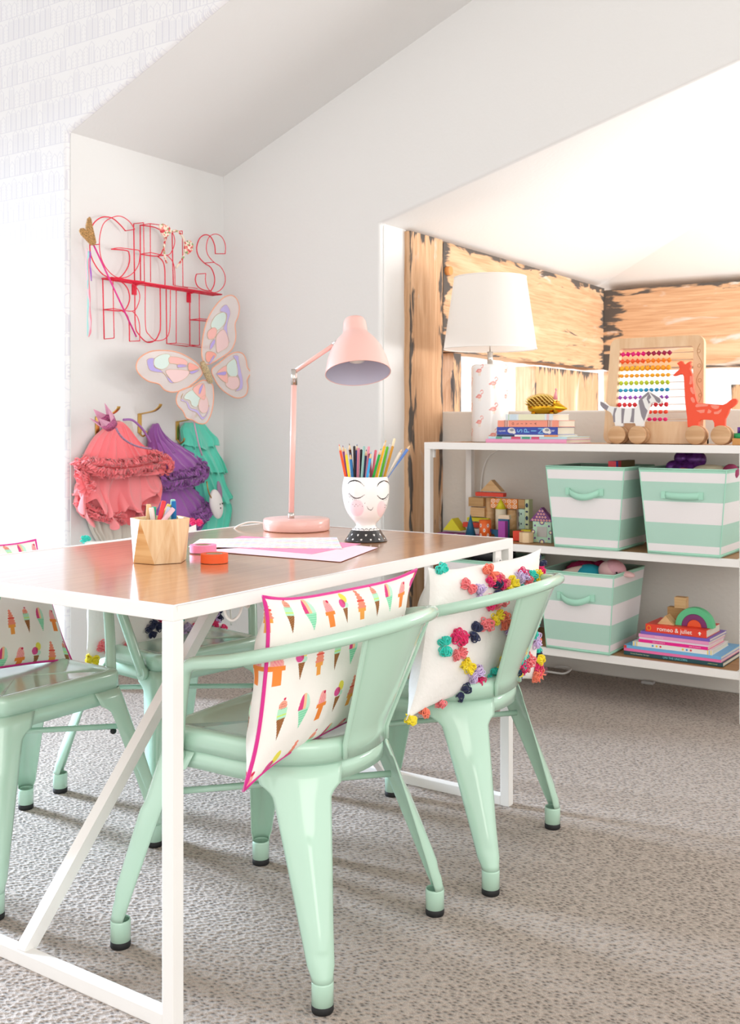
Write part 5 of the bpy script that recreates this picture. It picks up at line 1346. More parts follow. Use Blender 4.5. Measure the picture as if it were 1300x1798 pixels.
for k in range(10):
    a = k*2*PI/10
    for j in range(4):
        zz = 0.010+j*0.0205; 
        if (j+k) % 2 == 0: continue
        P3_ = lambda s, t, rr: (cc[0]+rr*math.cos(a+s/r_), cc[1]+rr*math.sin(a+s/r_), ZS+zz+t)
        if zz < Z1_-ZS-0.008:
            for mm, sx_, sz_, rr in ((m1 if k % 5 else m2, 0.0052, 0.0085, r_+0.0003), (m2, 0.002, 0.003, r_+0.0006)):
                mm.add([P3_(sx_*math.cos(q), sz_*math.sin(q), rr) for q in [i*PI/6 for i in range(12)]], [tuple(range(12))])
m1.build('white_ovals', stain('#f4e7d6'), o, (*cc, ZS)); m2.build('purple_ovals', stain('#7c3fa0'), o, (*cc, ZS))
# the castle behind
blk(-2.242, -2.162, 0.612, 0.633, 4.07, 0.03, RED, 'red block low at the left of the castle')
X0_, X1_, Z0_, Z1_ = (-2.224, -2.162, 0.5842, 0.608); m = MB(); m.box(X0_, X1_, 4.075, 4.10, ZS, Z1_-0.001); single('toy_block', m, WHT, 'white block under the low red block', 'block', GB, (X0_, 4.08, ZS))
blk(-2.224, -2.117, 0.639, 0.655, 4.075, 0.04, YEL, 'flat yellow plank block under the stacked natural blocks')
blk(-2.21, -2.14, 0.66, 0.7, 4.08, 0.032, BLOCKW, 'natural block, lower of the two stacked at the left of the castle')
blk(-2.219, -2.145, 0.704, 0.744, 4.08, 0.032, BLOCKW2, 'natural block, upper of the two stacked at the left of the castle')
def colm(x0, x1, z0, z1, y, mtl, label, top=None):
    r_ = (x1-x0)/2; m = MB(); m.cyl((x0+r_, y+r_, z0), (x0+r_, y+r_, z1), r_, n=32); return single('toy_block', m, mtl, label, 'block', GB, (x0+r_, y+r_, z0))
X0_, X1_, Z0_, Z1_ = (-2.148, -2.103, 0.606, 0.745); colm(X0_, X1_, ZS, Z1_, 4.09, BLOCKW, 'tall natural column block holding the red plank')
blk(-2.182, -2.046, 0.751, 0.768, 4.075, 0.032, RED, 'red plank block high on the castle under the natural roof')
X0_, X1_, Z0_, Z1_ = (-2.157, -2.054, 0.773, 0.824); m = MB(); m.prism([(X0_, 0), (X1_, 0), ((X0_+X1_)/2, Z1_-Z0_-0.0008)], (0, 4.075, Z0_+0.0006), (1, 0, 0), (0, 0, 1), (0, 0.036, 0)); single('toy_block', m, BLOCKW, 'natural triangle roof block, the highest block of the castle', 'block', GB, (X0_, 4.08, Z0_), bevel=0.001)
X0_, X1_, Z0_, Z1_ = (-2.099, -1.971, 0.703, 0.745)
o = blk(X0_, X1_, Z0_, Z1_, 4.06, 0.028, stain('#ef8a2b'), 'orange plank block with a white honeycomb print')
m = MB(); nx = 5; wx = (X1_-X0_)/nx; hh = (Z1_-Z0_)
for i in range(nx):
    for j in range(2):
        cx_ = X0_+(i+0.5)*wx; cz_ = Z0_+(j+0.5)*hh/2; a_ = wx*0.44; b_ = hh*0.235
        ov = [(math.cos(k*PI/3+(PI/6)), math.sin(k*PI/3+(PI/6))) for k in range(6)]
        oo = [(cx_+a_*p, 4.0595, cz_+b_*q) for p, q in ov]; ii = [(cx_+a_*0.72*p, 4.0595, cz_+b_*0.72*q) for p, q in ov]
        m.add(oo+ii, [(k, (k+1) % 6, 6+(k+1) % 6, 6+k) for k in range(6)])
        m.add([(cx_+a_*0.3*p, 4.0595, cz_+b_*0.3*q) for p, q in ov], [tuple(range(6))])
m.build('honeycomb_print', stain('#f6e9d8'), o, tuple(o.location))
X0_, X1_, Z0_, Z1_ = (-2.032, -1.989, 0.614, 0.698); colm(X0_, X1_, ZS, Z1_, 4.065, BLOCKW, 'natural column block holding the right end of the orange plank')
X0_, X1_, Z0_, Z1_ = (-2.064, -2.018, 0.612, 0.702); colm(X0_, X1_, ZS, Z1_, 4.02, stain('#eadfc6'), 'pale column block under the yellow cone')
r_ = (X1_-X0_)/2; m = MB(); zt = ((-2.064, -2.018, 0.704, 0.746))[3]
m.cyl((X0_+r_, 4.02+r_, Z1_+0.0005), (X0_+r_, 4.02+r_, zt), r_*1.04, 0.001, 32); single('toy_block', m, YEL, 'yellow cone block on the pale column', 'block', GB, (X0_+r_, 4.02+r_, Z1_+0.0005))
blk(-2.057, -2.049, 0.608, 0.699, 4.10, 0.02, stain('#1f7a4a'), 'thin green block standing between the columns')
o = blk(-1.965, -1.936, 0.62, 0.704, 4.06, 0.03, stain('#c3e3cf'), 'mint block with navy dots at the right of the castle')
X0_, X1_, Z0_, Z1_ = (-1.965, -1.936, 0.62, 0.704)
deco(o, [(X0_+0.002, Z1_-0.022, 0.002, 0.010, 4.0595), (X0_+0.002, Z0_+0.02, 0.002, 0.010, 4.0595), (X0_+0.012, Z1_-0.02, 0.003, 0.004, 4.0595), (X0_+0.012, Z0_+0.022, 0.003, 0.004, 4.0595)], stain('#1d3550'))
o = blk(-1.931, -1.913, 0.622, 0.747, 4.05, 0.04, stain('#cfd9a8'), 'tall slim block with navy spots at the right of the castle')
X0_, X1_, Z0_, Z1_ = (-1.931, -1.913, 0.622, 0.747)
deco(o, [((X0_+X1_)/2, Z1_-0.025-0.027*k, 0.0062, 0.0095 if k % 2 == 0 else 0.004, 4.0495) for k in range(5)], stain('#1d3550'))
blk(-1.968, -1.937, 0.707, 0.745, 4.06, 0.03, BLOCKW2, 'small natural block on the mint dotted block')
blk(-2.004, -1.956, 0.589, 0.616, 4.04, 0.025, stain('#8b7a4c'), 'olive brown block low behind the purple one')
X0_, X1_, Z0_, Z1_ = (-2.089, -2.032, 0.587, 0.616)
m = MB(); P_ = [(X0_, ZS), (X0_, Z1_), (X1_, Z1_), (X1_, ZS)]+[((X0_+X1_)/2+0.014*math.cos(a*PI/12), ZS+0.014*math.sin(a*PI/12)) for a in range(13)]
m.prism(P_, (0, 4.0, 0), (1, 0, 0), (0, 0, 1), (0, 0.016, 0)); single('toy_block', m, BLU, 'blue bridge block with an arch cut out', 'block', GB, (X0_, 4.0, ZS))
X0_, X1_, Z0_, Z1_ = (-2.023, -1.977, 0.59, 0.665); m = MB(); m.box(X0_, X1_, 3.983, 3.998, ZS, Z1_); single('toy_block', m, BLU, 'tall blue block behind the purple one', 'block', GB, (X0_, 3.99, ZS))
X0_, X1_, Zq, Zr = (-2.025, -1.974, 0.667, 0.684); m = MB(); m.prism([(X0_, 0), (X1_+0.003, 0), (X1_, Zr-Zq), (X0_+0.004, Zr-Zq)], (0, 3.984, Z1_+0.0004), (1, 0, 0), (0, 0, 1), (0, 0.02, 0)); single('toy_block', m, stain('#e8d3b4'), 'small natural roof block on the tall blue block', 'block', GB, (X0_, 3.984, Z1_+0.0004))
X0_, X1_, Z0_, Z1_ = (-2.007, -1.975, 0.586, 0.659); m = MB(); m.box(X0_, X1_, 3.95, 3.978, ZS, Z1_); single('toy_block', m, PUR, 'tall purple block in front of the castle', 'block', GB, (X0_, 3.96, ZS), bevel=0.001)
blk(-1.904, -1.86, 0.591, 0.628, 3.955, 0.03, YEL, 'yellow cube block behind the natural octagon block')
blk(-1.919, -1.883, 0.586, 0.626, 3.91, 0.03, RED, 'red cube block beside the natural octagon block')
X0_, X1_, Z0_, Z1_ = (-1.884, -1.825, 0.5842, 0.625); r_ = (X1_-X0_)/2/0.96; m = MB()
m.cyl((X0_+r_, 3.87+r_, ZS), (X0_+r_, 3.87+r_, Z1_), r_, n=8, smooth=False); single('toy_block', m, woodmat('octagon_wood', '#f0d6ae', '#d9b588', axis=2, scale=0.5), 'pale octagonal block at the front right of the castle', 'block', GB, (X0_+r_, 3.87+r_, ZS), bevel=0.0008)
# the little house
X0_, X1_, Z0_, Z1_ = (-1.836, -1.755, 0.59, 0.669); X0_, X1_ = X0_, X1_
m = MB(); m.box(X0_, X1_, 3.925, 3.951, ZS, Z1_); o = single('toy_block', m, stain('#b5dcc3'), 'mint house block with purple circles and a grey square window', 'block', GB, (X0_, 3.93, ZS), bevel=0.001)
W_, H_ = X1_-X0_, Z1_-ZS
deco(o, [(X0_+u*W_, ZS+v*H_, a, a, 3.9246) for u, v, a in ((0.03,0.5,0.008),(0.97,0.5,0.008),(0.5,0.97,0.011),(0.5,0.03,0.011),(0.12,0.2,0.004),(0.88,0.2,0.004),(0.12,0.8,0.004),(0.88,0.8,0.004))], stain('#6a3a8c'), 'purple_circles')
deco(o, [(X0_+u*W_, ZS+v*H_, a, a, 3.9242) for u, v, a in ((0.03,0.5,0.005),(0.97,0.5,0.005),(0.5,0.97,0.007),(0.5,0.03,0.007),(0.25,0.08,0.003),(0.75,0.08,0.003),(0.25,0.92,0.003),(0.75,0.92,0.003))], stain('#e9dfae'), 'cream_circles')
m = MB(); m.box(X0_+0.24*W_, X0_+0.78*W_, 3.9235, 3.9249, ZS+0.27*H_, ZS+0.76*H_); m.build('square_window', mat('silver_mirror', '#a8a49e', 0.35, 0.7), o, tuple(o.location))
RX0, RX1, RZ0, RZ1 = (-1.851, -1.745, 0.674, 0.727); m = MB(); m.prism([(RX0, 0), (RX1, 0), ((RX0+RX1)/2, RZ1-Z1_-0.0006)], (0, 3.922, Z1_+0.0006), (1, 0, 0), (0, 0, 1), (0, 0.03, 0)); o = single('toy_block', m, stain('#7a3a7c'), 'triangular roof block with an orange and purple diamond print, on the mint house', 'block', GB, (RX0, 3.93, Z1_+0.0006), bevel=0.001)
m, m_ = MB(), MB(); hh = RZ1-Z1_; ww = (RX1-RX0)
for j in range(4):
    for i in range(-4, 5):
        cx_ = (RX0+RX1)/2+(i+0.5*(j % 2))*0.0125; cz_ = Z1_+0.006+j*0.0125
        if abs(cx_-(RX0+RX1)/2) < ww/2*(1-(j*0.0125+0.012)/hh):
            for mm, a in ((m, 0.0052), (m_, 0.0030)):
                yy = 3.9216 if mm is m else 3.9212
                mm.add([(cx_-a, yy, cz_), (cx_, yy, cz_-a), (cx_+a, yy, cz_), (cx_, yy, cz_+a)], [(0, 1, 2, 3)])
m.build('white_diamonds', stain('#ecd6d2'), o, tuple(o.location)); m_.build('orange_diamonds', stain('#e8602a'), o, tuple(o.location))

# ------------------------------------------------------------------ wire sign on the left wall
RW = mat('red_wire', '#e8103c', 0.35)
FX, BX = -3.355, -3.295
SG = thing('wall_sign', (-3.38, 3.36, 1.68), 'large red wire sign reading GIRLS RULE hanging on the left wall', 'sign')
SO2 = (-3.38, 3.36, 1.68)
def wire(strokes, name, joins=()):
    m = MB()
    for X, pts, smo in strokes:
        P = [(X, y, z) for y, z in pts]
        m.tube(smooth_path(P, 5) if smo else P, 0.0026 if X == FX else 0.0019, 8)
    for a, b2 in joins: m.tube([a, b2], 0.0019, 6)
    m.build(name, RW, SG, SO2)
wire([(FX, [(3.121, 1.89), (3.09, 1.912), (3.046, 1.932), (2.995, 1.928), (2.952, 1.9), (2.931, 1.861), (2.926, 1.815), (2.931, 1.763), (2.957, 1.721), (2.995, 1.69), (3.038, 1.679)], 1), (FX, [(3.038, 1.679), (3.09, 1.688), (3.13, 1.73), (3.144, 1.765), (3.142, 1.795), (3.126, 1.807), (3.042, 1.801)], 1), (BX, [(3.117, 1.89), (3.087, 1.918), (3.039, 1.932), (2.992, 1.919), (2.949, 1.89), (2.929, 1.844), (2.924, 1.796), (2.933, 1.745), (2.962, 1.704), (3.009, 1.677), (3.061, 1.679), (3.105, 1.702), (3.137, 1.739), (3.147, 1.781), (3.143, 1.803), (3.105, 1.803), (3.031, 1.799), (2.988, 1.788)], 1)], 'letter_g', [((FX, 3.121, 1.89), (BX, 3.117, 1.89)), ((FX, 2.926, 1.802), (BX, 2.926, 1.799))])
wire([(FX, [(3.168, 1.928), (3.173, 1.684)], 0), (BX, [(3.168, 1.926), (3.173, 1.675)], 0)], 'letter_i', [((FX, 3.168, 1.928), (BX, 3.168, 1.926)), ((FX, 3.173, 1.684), (BX, 3.173, 1.675))])
wire([(FX, [(3.206, 1.928), (3.208, 1.688)], 0), (FX, [(3.206, 1.928), (3.292, 1.932), (3.338, 1.917), (3.354, 1.882), (3.342, 1.84), (3.311, 1.808), (3.206, 1.803)], 1), (FX, [(3.311, 1.807), (3.342, 1.788), (3.354, 1.751), (3.355, 1.679)], 1), (BX, [(3.207, 1.928), (3.209, 1.677)], 0), (BX, [(3.207, 1.928), (3.29, 1.931), (3.338, 1.912), (3.355, 1.877), (3.343, 1.838), (3.309, 1.806), (3.209, 1.804)], 1), (BX, [(3.309, 1.805), (3.34, 1.784), (3.354, 1.749), (3.356, 1.676)], 1)], 'letter_r', [((FX, 3.206, 1.928), (BX, 3.207, 1.928)), ((FX, 3.208, 1.803), (BX, 3.209, 1.804)), ((FX, 3.311, 1.808), (BX, 3.309, 1.806))])
wire([(FX, [(3.399, 1.927), (3.407, 1.69), (3.499, 1.689)], 0), (BX, [(3.402, 1.927), (3.406, 1.68), (3.498, 1.681)], 0)], 'letter_l', [((FX, 3.399, 1.927), (BX, 3.402, 1.927))])
wire([(FX, [(3.684, 1.869), (3.679, 1.909), (3.652, 1.944), (3.614, 1.948), (3.577, 1.925), (3.558, 1.881), (3.569, 1.843), (3.609, 1.816), (3.652, 1.801), (3.677, 1.764), (3.676, 1.723), (3.652, 1.689)], 1), (FX, [(3.652, 1.689), (3.598, 1.691), (3.563, 1.704), (3.549, 1.731), (3.556, 1.758)], 1), (BX, [(3.686, 1.864), (3.687, 1.905), (3.662, 1.939), (3.618, 1.946), (3.576, 1.925), (3.558, 1.881), (3.568, 1.843), (3.61, 1.814), (3.656, 1.798), (3.685, 1.761), (3.681, 1.72), (3.645, 1.686), (3.602, 1.674), (3.565, 1.692), (3.552, 1.723), (3.554, 1.756)], 1)], 'letter_s', [((FX, 3.684, 1.869), (BX, 3.686, 1.864)), ((FX, 3.556, 1.758), (BX, 3.554, 1.756)), ((FX, 3.609, 1.816), (BX, 3.61, 1.814))])
wire([(FX, [(2.995, 1.674), (3.003, 1.421)], 0), (FX, [(2.995, 1.674), (3.09, 1.671), (3.13, 1.649), (3.145, 1.61), (3.135, 1.575), (3.103, 1.548), (2.997, 1.543)], 1), (FX, [(3.103, 1.547), (3.13, 1.531), (3.142, 1.495), (3.144, 1.421)], 1), (BX, [(2.996, 1.666), (3.003, 1.422)], 0), (BX, [(2.996, 1.666), (3.079, 1.665), (3.128, 1.644), (3.146, 1.613), (3.137, 1.575), (3.105, 1.543), (2.999, 1.544)], 1), (BX, [(3.105, 1.542), (3.132, 1.521), (3.145, 1.485), (3.146, 1.42)], 1)], 'letter_r', [((FX, 3.003, 1.421), (BX, 3.003, 1.422)), ((FX, 3.144, 1.421), (BX, 3.146, 1.42)), ((FX, 2.997, 1.543), (BX, 2.999, 1.544))])
wire([(FX, [(3.175, 1.674), (3.177, 1.498), (3.197, 1.455), (3.245, 1.424), (3.292, 1.434), (3.319, 1.468), (3.327, 1.51), (3.325, 1.67)], 1), (BX, [(3.178, 1.663), (3.179, 1.488), (3.201, 1.449), (3.242, 1.428), (3.299, 1.442), (3.324, 1.489), (3.328, 1.659)], 1)], 'letter_u', [((FX, 3.245, 1.424), (BX, 3.244, 1.428))])
wire([(FX, [(3.362, 1.674), (3.366, 1.425), (3.494, 1.421)], 0), (BX, [(3.364, 1.667), (3.364, 1.425), (3.487, 1.423)], 0)], 'letter_l', [((FX, 3.366, 1.425), (BX, 3.364, 1.425)), ((FX, 3.494, 1.421), (BX, 3.487, 1.423))])
wire([(FX, [(3.512, 1.669), (3.513, 1.423), (3.63, 1.423)], 0), (FX, [(3.512, 1.544), (3.636, 1.548)], 0), (BX, [(3.511, 1.659), (3.513, 1.425), (3.613, 1.424)], 0), (BX, [(3.511, 1.545), (3.613, 1.548)], 0)], 'letter_e', [((FX, 3.513, 1.423), (BX, 3.513, 1.425)), ((FX, 3.513, 1.544), (BX, 3.511, 1.545))])
m = MB()
(a0, b0), (a1, b1) = [(2.99, 1.673), (3.663, 1.669)]
z_ = (b0+b1)/2
for X in (FX, (FX+BX)/2, BX): m.tube([(X, a0, z_), (X, a1, z_)], 0.0032, 8)
for t in (0, 0.12, 0.25, 0.4, 0.52, 0.65, 0.8, 0.88, 1.0): m.tube([(FX, a0+(a1-a0)*t, z_), (BX, a0+(a1-a0)*t+0.02*(1 if 0 < t < 1 else 0), z_)], 0.003, 6)
for t in (0.30, 0.80):
    m.box(FX, FX+0.045, a0+(a1-a0)*t-0.012, a0+(a1-a0)*t+0.012, z_-0.004, z_-0.001); m.box(-3.379, -3.374, a0+(a1-a0)*t-0.012, a0+(a1-a0)*t+0.012, z_-0.045, z_)
    m.box(-3.374, FX, a0+(a1-a0)*t-0.004, a0+(a1-a0)*t+0.004, z_-0.006, z_-0.001)
m.build('ledge', RW, SG, SO2)

# things hanging on the sign
def wallpt(x, y, z): return (x, y, z)
wd = thing('glitter_wand', (-3.27, 2.867, 1.793), 'pink wand with gold glitter ears and pastel ribbons at the left of the sign', 'toy')
wo = (-3.27, 2.867, 1.793)
GLIT = mat('gold_glitter', '#c79a63', 0.35, 0.6, vary=(260, 0.7), bump=(500, 1.0))
def leafshape(m, pts, X, th):
    m.prism(pts, (X, 0, 0), (0, 1, 0), (0, 0, 1), (th, 0, 0))
m = MB(); leafshape(m, [(2.822, 1.829), (2.824, 1.859), (2.832, 1.885), (2.84, 1.894), (2.848, 1.883), (2.854, 1.857), (2.864, 1.826), (2.873, 1.797), (2.868, 1.783), (2.858, 1.789), (2.839, 1.809)], -3.265, 0.012); m.build('ear', GLIT, wd, wo, bevel=0.003)
m = MB(); leafshape(m, [(2.787, 1.827), (2.792, 1.839), (2.807, 1.843), (2.826, 1.829), (2.845, 1.809), (2.864, 1.786), (2.857, 1.78), (2.842, 1.783), (2.819, 1.799), (2.799, 1.812)], -3.262, 0.012); m.build('ear', GLIT, wd, wo, bevel=0.003)
m = MB(); a, b2 = [(2.869, 1.787), (3.101, 1.433)]; m.tube([(-3.268, *a), (-3.268, *b2)], 0.0035, 8); m.build('stick', mat('hot_pink_plastic', '#e0328f', 0.35), wd, wo)
for nm, c, pts in (('aqua_ribbon', '#a6e4e2', [(2.843, 1.757), (2.839, 1.678), (2.841, 1.579), (2.839, 1.48), (2.84, 1.418)]), ('pale_pink_ribbon', '#f3cfe0', [(2.835, 1.766), (2.832, 1.69), (2.841, 1.596), (2.851, 1.498), (2.848, 1.428)]), ('purple_ribbon', '#a44fc4', [(2.851, 1.758), (2.853, 1.692), (2.859, 1.64)]), ('coral_ribbon', '#f08fa2', [(2.844, 1.744), (2.848, 1.613), (2.853, 1.515), (2.856, 1.449), (2.846, 1.415)])):
    P = smooth_path([(-3.268, y, z) for y, z in pts], 6); v = []
    for i, (x, y, z) in enumerate(P): w_ = 0.0032; v += [(x, y-w_, z), (x+0.002*math.sin(i), y+w_, z)]
    m = MB(); m.add(v, [(2*i, 2*i+1, 2*i+3, 2*i+2) for i in range(len(P)-1)], 0, True); m.build(nm, mat('ribbon_'+c.strip('#'), c, 0.5), wd, wo, solid=0.0006)
# floral headband with two bows
hb_ = thing('floral_headband', (-3.27, 3.351, 1.855), 'floral headband with little cat ears hanging over the letters of the sign', 'headband'); ho = (-3.27, 3.351, 1.855)
FLO = mat('floral_fabric', '#ecd9c4', 0.85, vary=(90, 0.2))
nt = FLO.node_tree; vo = nt.nodes.new('ShaderNodeTexVoronoi'); vo.inputs['Scale'].default_value = 110; tc = nt.nodes.new('ShaderNodeTexCoord'); nt.links.new(tc.outputs['Object'], vo.inputs['Vector'])
rp = nt.nodes.new('ShaderNodeValToRGB'); rp.color_ramp.interpolation = 'CONSTANT'
sp = nt.nodes.new('ShaderNodeSeparateColor'); nt.links.new(vo.outputs['Color'], sp.inputs[0]); nt.links.new(sp.outputs[0], rp.inputs[0])
for i, (p_, c) in enumerate(((0.0, '#efe0cd'), (0.35, '#d0424e'), (0.55, '#f0e4d2'), (0.72, '#8fa870'), (0.85, '#e98a80'))):
    e_ = rp.color_ramp.elements[i] if i < 2 else rp.color_ramp.elements.new(p_); e_.position = p_; e_.color = (*hx(c), 1)
nt.links.new(rp.outputs[0], bsdf(FLO).inputs['Base Color'])
P = smooth_path([(-3.27, y, z) for y, z in [(3.281, 1.765), (3.267, 1.801), (3.265, 1.842), (3.284, 1.889), (3.322, 1.912), (3.356, 1.911), (3.386, 1.884), (3.391, 1.846), (3.381, 1.803), (3.337, 1.752)]], 6)
m = MB(); m.tube(P, 0.0045, 8); m.build('band', FLO, hb_, ho)
for pts in ([(3.219, 1.919), (3.243, 1.93), (3.276, 1.925), (3.297, 1.909), (3.276, 1.882), (3.252, 1.87), (3.233, 1.888)], [(3.377, 1.871), (3.407, 1.884), (3.43, 1.868), (3.427, 1.84), (3.397, 1.817), (3.377, 1.829)]):
    m = MB(); leafshape(m, pts, -3.262, 0.010); m.build('ear', FLO, hb_, ho, bevel=0.003)

# ------------------------------------------------------------------ butterfly wings wand
BX_ = -3.215
bf = thing('butterfly_wand', (BX_, (-3.215, 3.47, 1.302)[1], (-3.215, 3.47, 1.302)[2]), 'large pastel butterfly with four gauzy wings and a gold glitter body on the left wall', 'decoration')
bo_ = (BX_, (-3.215, 3.47, 1.302)[1], (-3.215, 3.47, 1.302)[2])
GZ = bpy.data.materials.new('gauze'); GZ.use_nodes = True; b = bsdf(GZ); b.inputs['Base Color'].default_value = (*hx('#f3e6e4'), 1); b.inputs['Roughness'].default_value = 0.6; b.inputs['Alpha'].default_value = 0.55
TRIM = mat('peach_trim', '#f5ae8e', 0.5); GTH = mat('gold_thread', '#d9b98c', 0.4, 0.5)
WINGS = [{'o': [(3.448, 1.354), (3.442, 1.407), (3.457, 1.481), (3.482, 1.539), (3.526, 1.595), (3.584, 1.642), (3.637, 1.659), (3.674, 1.647), (3.694, 1.611), (3.685, 1.565), (3.664, 1.528), (3.67, 1.479), (3.66, 1.439), (3.63, 1.401), (3.565, 1.367), (3.482, 1.334)], 'p': [('#c3b6e6', [(3.601, 1.613), (3.63, 1.578), (3.611, 1.528), (3.611, 1.484), (3.624, 1.441), (3.604, 1.457), (3.584, 1.5), (3.601, 1.536), (3.604, 1.572), (3.559, 1.581)]), ('#d5e6e0', [(3.581, 1.576), (3.601, 1.563), (3.591, 1.526), (3.546, 1.492), (3.507, 1.498), (3.501, 1.519), (3.533, 1.557)]), ('#eccbcb', [(3.584, 1.497), (3.614, 1.458), (3.611, 1.422), (3.565, 1.397), (3.539, 1.392), (3.533, 1.435), (3.539, 1.47)]), ('#f3b8b2', [(3.514, 1.501), (3.536, 1.494), (3.533, 1.47), (3.514, 1.451), (3.482, 1.449), (3.479, 1.479)]), ('#b7a4e2', [(3.52, 1.449), (3.526, 1.434), (3.504, 1.407), (3.492, 1.402), (3.495, 1.424)]), ('#f2a89c', [(3.47, 1.388), (3.514, 1.39), (3.533, 1.374), (3.488, 1.345), (3.466, 1.353)]), ('#b09fe2', [(3.514, 1.375), (3.52, 1.369), (3.495, 1.339), (3.485, 1.34)])]}, {'o': [(3.42, 1.329), (3.359, 1.358), (3.288, 1.377), (3.207, 1.38), (3.129, 1.37), (3.069, 1.34), (3.05, 1.303), (3.069, 1.272), (3.118, 1.246), (3.179, 1.236), (3.213, 1.212), (3.265, 1.204), (3.335, 1.22), (3.396, 1.252), (3.445, 1.292)], 'p': [('#b3a5e4', [(3.11, 1.334), (3.148, 1.343), (3.151, 1.308), (3.19, 1.294), (3.23, 1.267), (3.271, 1.247), (3.242, 1.246), (3.207, 1.282), (3.162, 1.286), (3.123, 1.295)]), ('#d5e6e0', [(3.157, 1.345), (3.202, 1.364), (3.242, 1.362), (3.236, 1.32), (3.202, 1.3), (3.162, 1.305), (3.147, 1.324)]), ('#eccbcb', [(3.219, 1.295), (3.288, 1.302), (3.359, 1.297), (3.335, 1.266), (3.271, 1.245), (3.236, 1.267)]), ('#f3b8b2', [(3.242, 1.354), (3.312, 1.353), (3.347, 1.338), (3.335, 1.321), (3.271, 1.326), (3.239, 1.329)]), ('#b7a4e2', [(3.291, 1.325), (3.338, 1.325), (3.338, 1.317), (3.291, 1.311)]), ('#f2a89c', [(3.359, 1.335), (3.414, 1.32), (3.414, 1.312), (3.359, 1.301)]), ('#b09fe2', [(3.365, 1.297), (3.42, 1.306), (3.389, 1.29), (3.366, 1.288)])]}, {'o': [(3.507, 1.312), (3.559, 1.345), (3.611, 1.378), (3.67, 1.399), (3.718, 1.395), (3.742, 1.367), (3.749, 1.336), (3.773, 1.308), (3.749, 1.273), (3.755, 1.237), (3.735, 1.2), (3.677, 1.188), (3.611, 1.206), (3.559, 1.235), (3.523, 1.273)], 'p': [('#c3b6e6', [(3.65, 1.38), (3.684, 1.384), (3.691, 1.356), (3.704, 1.316), (3.718, 1.267), (3.711, 1.231), (3.664, 1.219), (3.691, 1.239), (3.694, 1.275), (3.674, 1.31), (3.674, 1.355)]), ('#d5e6e0', [(3.611, 1.343), (3.657, 1.367), (3.674, 1.341), (3.68, 1.297), (3.644, 1.282), (3.617, 1.295), (3.604, 1.316)]), ('#eccbcb', [(3.611, 1.281), (3.677, 1.284), (3.691, 1.248), (3.65, 1.225), (3.598, 1.245)]), ('#f3b8b2', [(3.546, 1.305), (3.598, 1.333), (3.604, 1.307), (3.611, 1.281), (3.604, 1.254), (3.546, 1.283)]), ('#b09fe2', [(3.53, 1.293), (3.591, 1.307), (3.601, 1.298), (3.584, 1.289)])]}, {'o': [(3.451, 1.262), (3.383, 1.234), (3.312, 1.215), (3.285, 1.185), (3.288, 1.152), (3.323, 1.123), (3.344, 1.094), (3.383, 1.084), (3.426, 1.069), (3.47, 1.073), (3.501, 1.112), (3.517, 1.165), (3.517, 1.217), (3.507, 1.247)], 'p': [('#c3b6e6', [(3.323, 1.199), (3.312, 1.178), (3.353, 1.162), (3.371, 1.137), (3.414, 1.129), (3.445, 1.099), (3.47, 1.112), (3.488, 1.151), (3.482, 1.117), (3.445, 1.086), (3.408, 1.116), (3.359, 1.132), (3.341, 1.161), (3.309, 1.169)]), ('#d5e6e0', [(3.341, 1.199), (3.383, 1.217), (3.42, 1.201), (3.432, 1.18), (3.408, 1.144), (3.377, 1.149), (3.365, 1.17), (3.329, 1.178)]), ('#eccbcb', [(3.426, 1.176), (3.463, 1.194), (3.482, 1.16), (3.476, 1.125), (3.445, 1.116), (3.42, 1.137)]), ('#f3b8b2', [(3.383, 1.222), (3.445, 1.249), (3.463, 1.215), (3.457, 1.176), (3.42, 1.188)]), ('#b09fe2', [(3.448, 1.247), (3.432, 1.206), (3.42, 1.201), (3.423, 1.223)])]}]
for oname, W_ in enumerate(WINGS):
    out = smooth_path([(BX_, y, z) for y, z in W_['o']], 7, closed=True)
    m = MB(); ctr = Vector(out[0])*0
    for p in out: ctr += Vector(p)/len(out)
    m.add([tuple(ctr)]+out, [(0, 1+i, 1+(i+1) % len(out)) for i in range(len(out))], 0, True)
    wing = m.build('wing', GZ, bf, bo_)
    m = MB(); m.tube(out, 0.0026, 6, closed=True); m.build('wing_rim', TRIM, wing, bo_)
    for k_, (c, pts) in enumerate(W_['p']):
        pts = smooth_path([(BX_+0.0012+0.0005*k_, y, z) for y, z in pts], 5, closed=True)
        m = MB(); m.prism([(p[1], p[2]) for p in pts], (BX_+0.0010+0.0004*k_, 0, 0), (0, 1, 0), (0, 0, 1), (0.0004, 0, 0), mi=0)
        m.tube([(BX_+0.0014+0.0004*k_, p[1], p[2]) for p in pts], 0.0008, 4, closed=True, mi=1)
        m.build('wing_panel', [mat('satin_'+c.strip('#'), c, 0.5), GTH], wing, bo_)
a, b2 = [(3.433, 1.342), (3.491, 1.253)]
m = MB(); P = [(-3.205, a[0]+(b2[0]-a[0])*t, a[1]+(b2[1]-a[1])*t) for t in [i/12 for i in range(13)]]
m.tube(P, [0.004+0.0125*math.sin(PI*(0.12+0.76*i/12))**0.6 for i in range(13)], 16); m.build('glitter_body', mat('champagne_glitter', '#d8c39a', 0.3, 0.5, vary=(300, 0.6), bump=(600, 1.0)), bf, bo_)
P = [(3.4, 1.124), (3.418, 1.048), (3.44, 0.977), (3.462, 0.926)]
m = MB(); m.tube([(-3.232, y, z) for y, z in P], 0.0035, 8); m.build('stick', mat('lilac_plastic', '#c9a5bd', 0.4), bf, bo_)

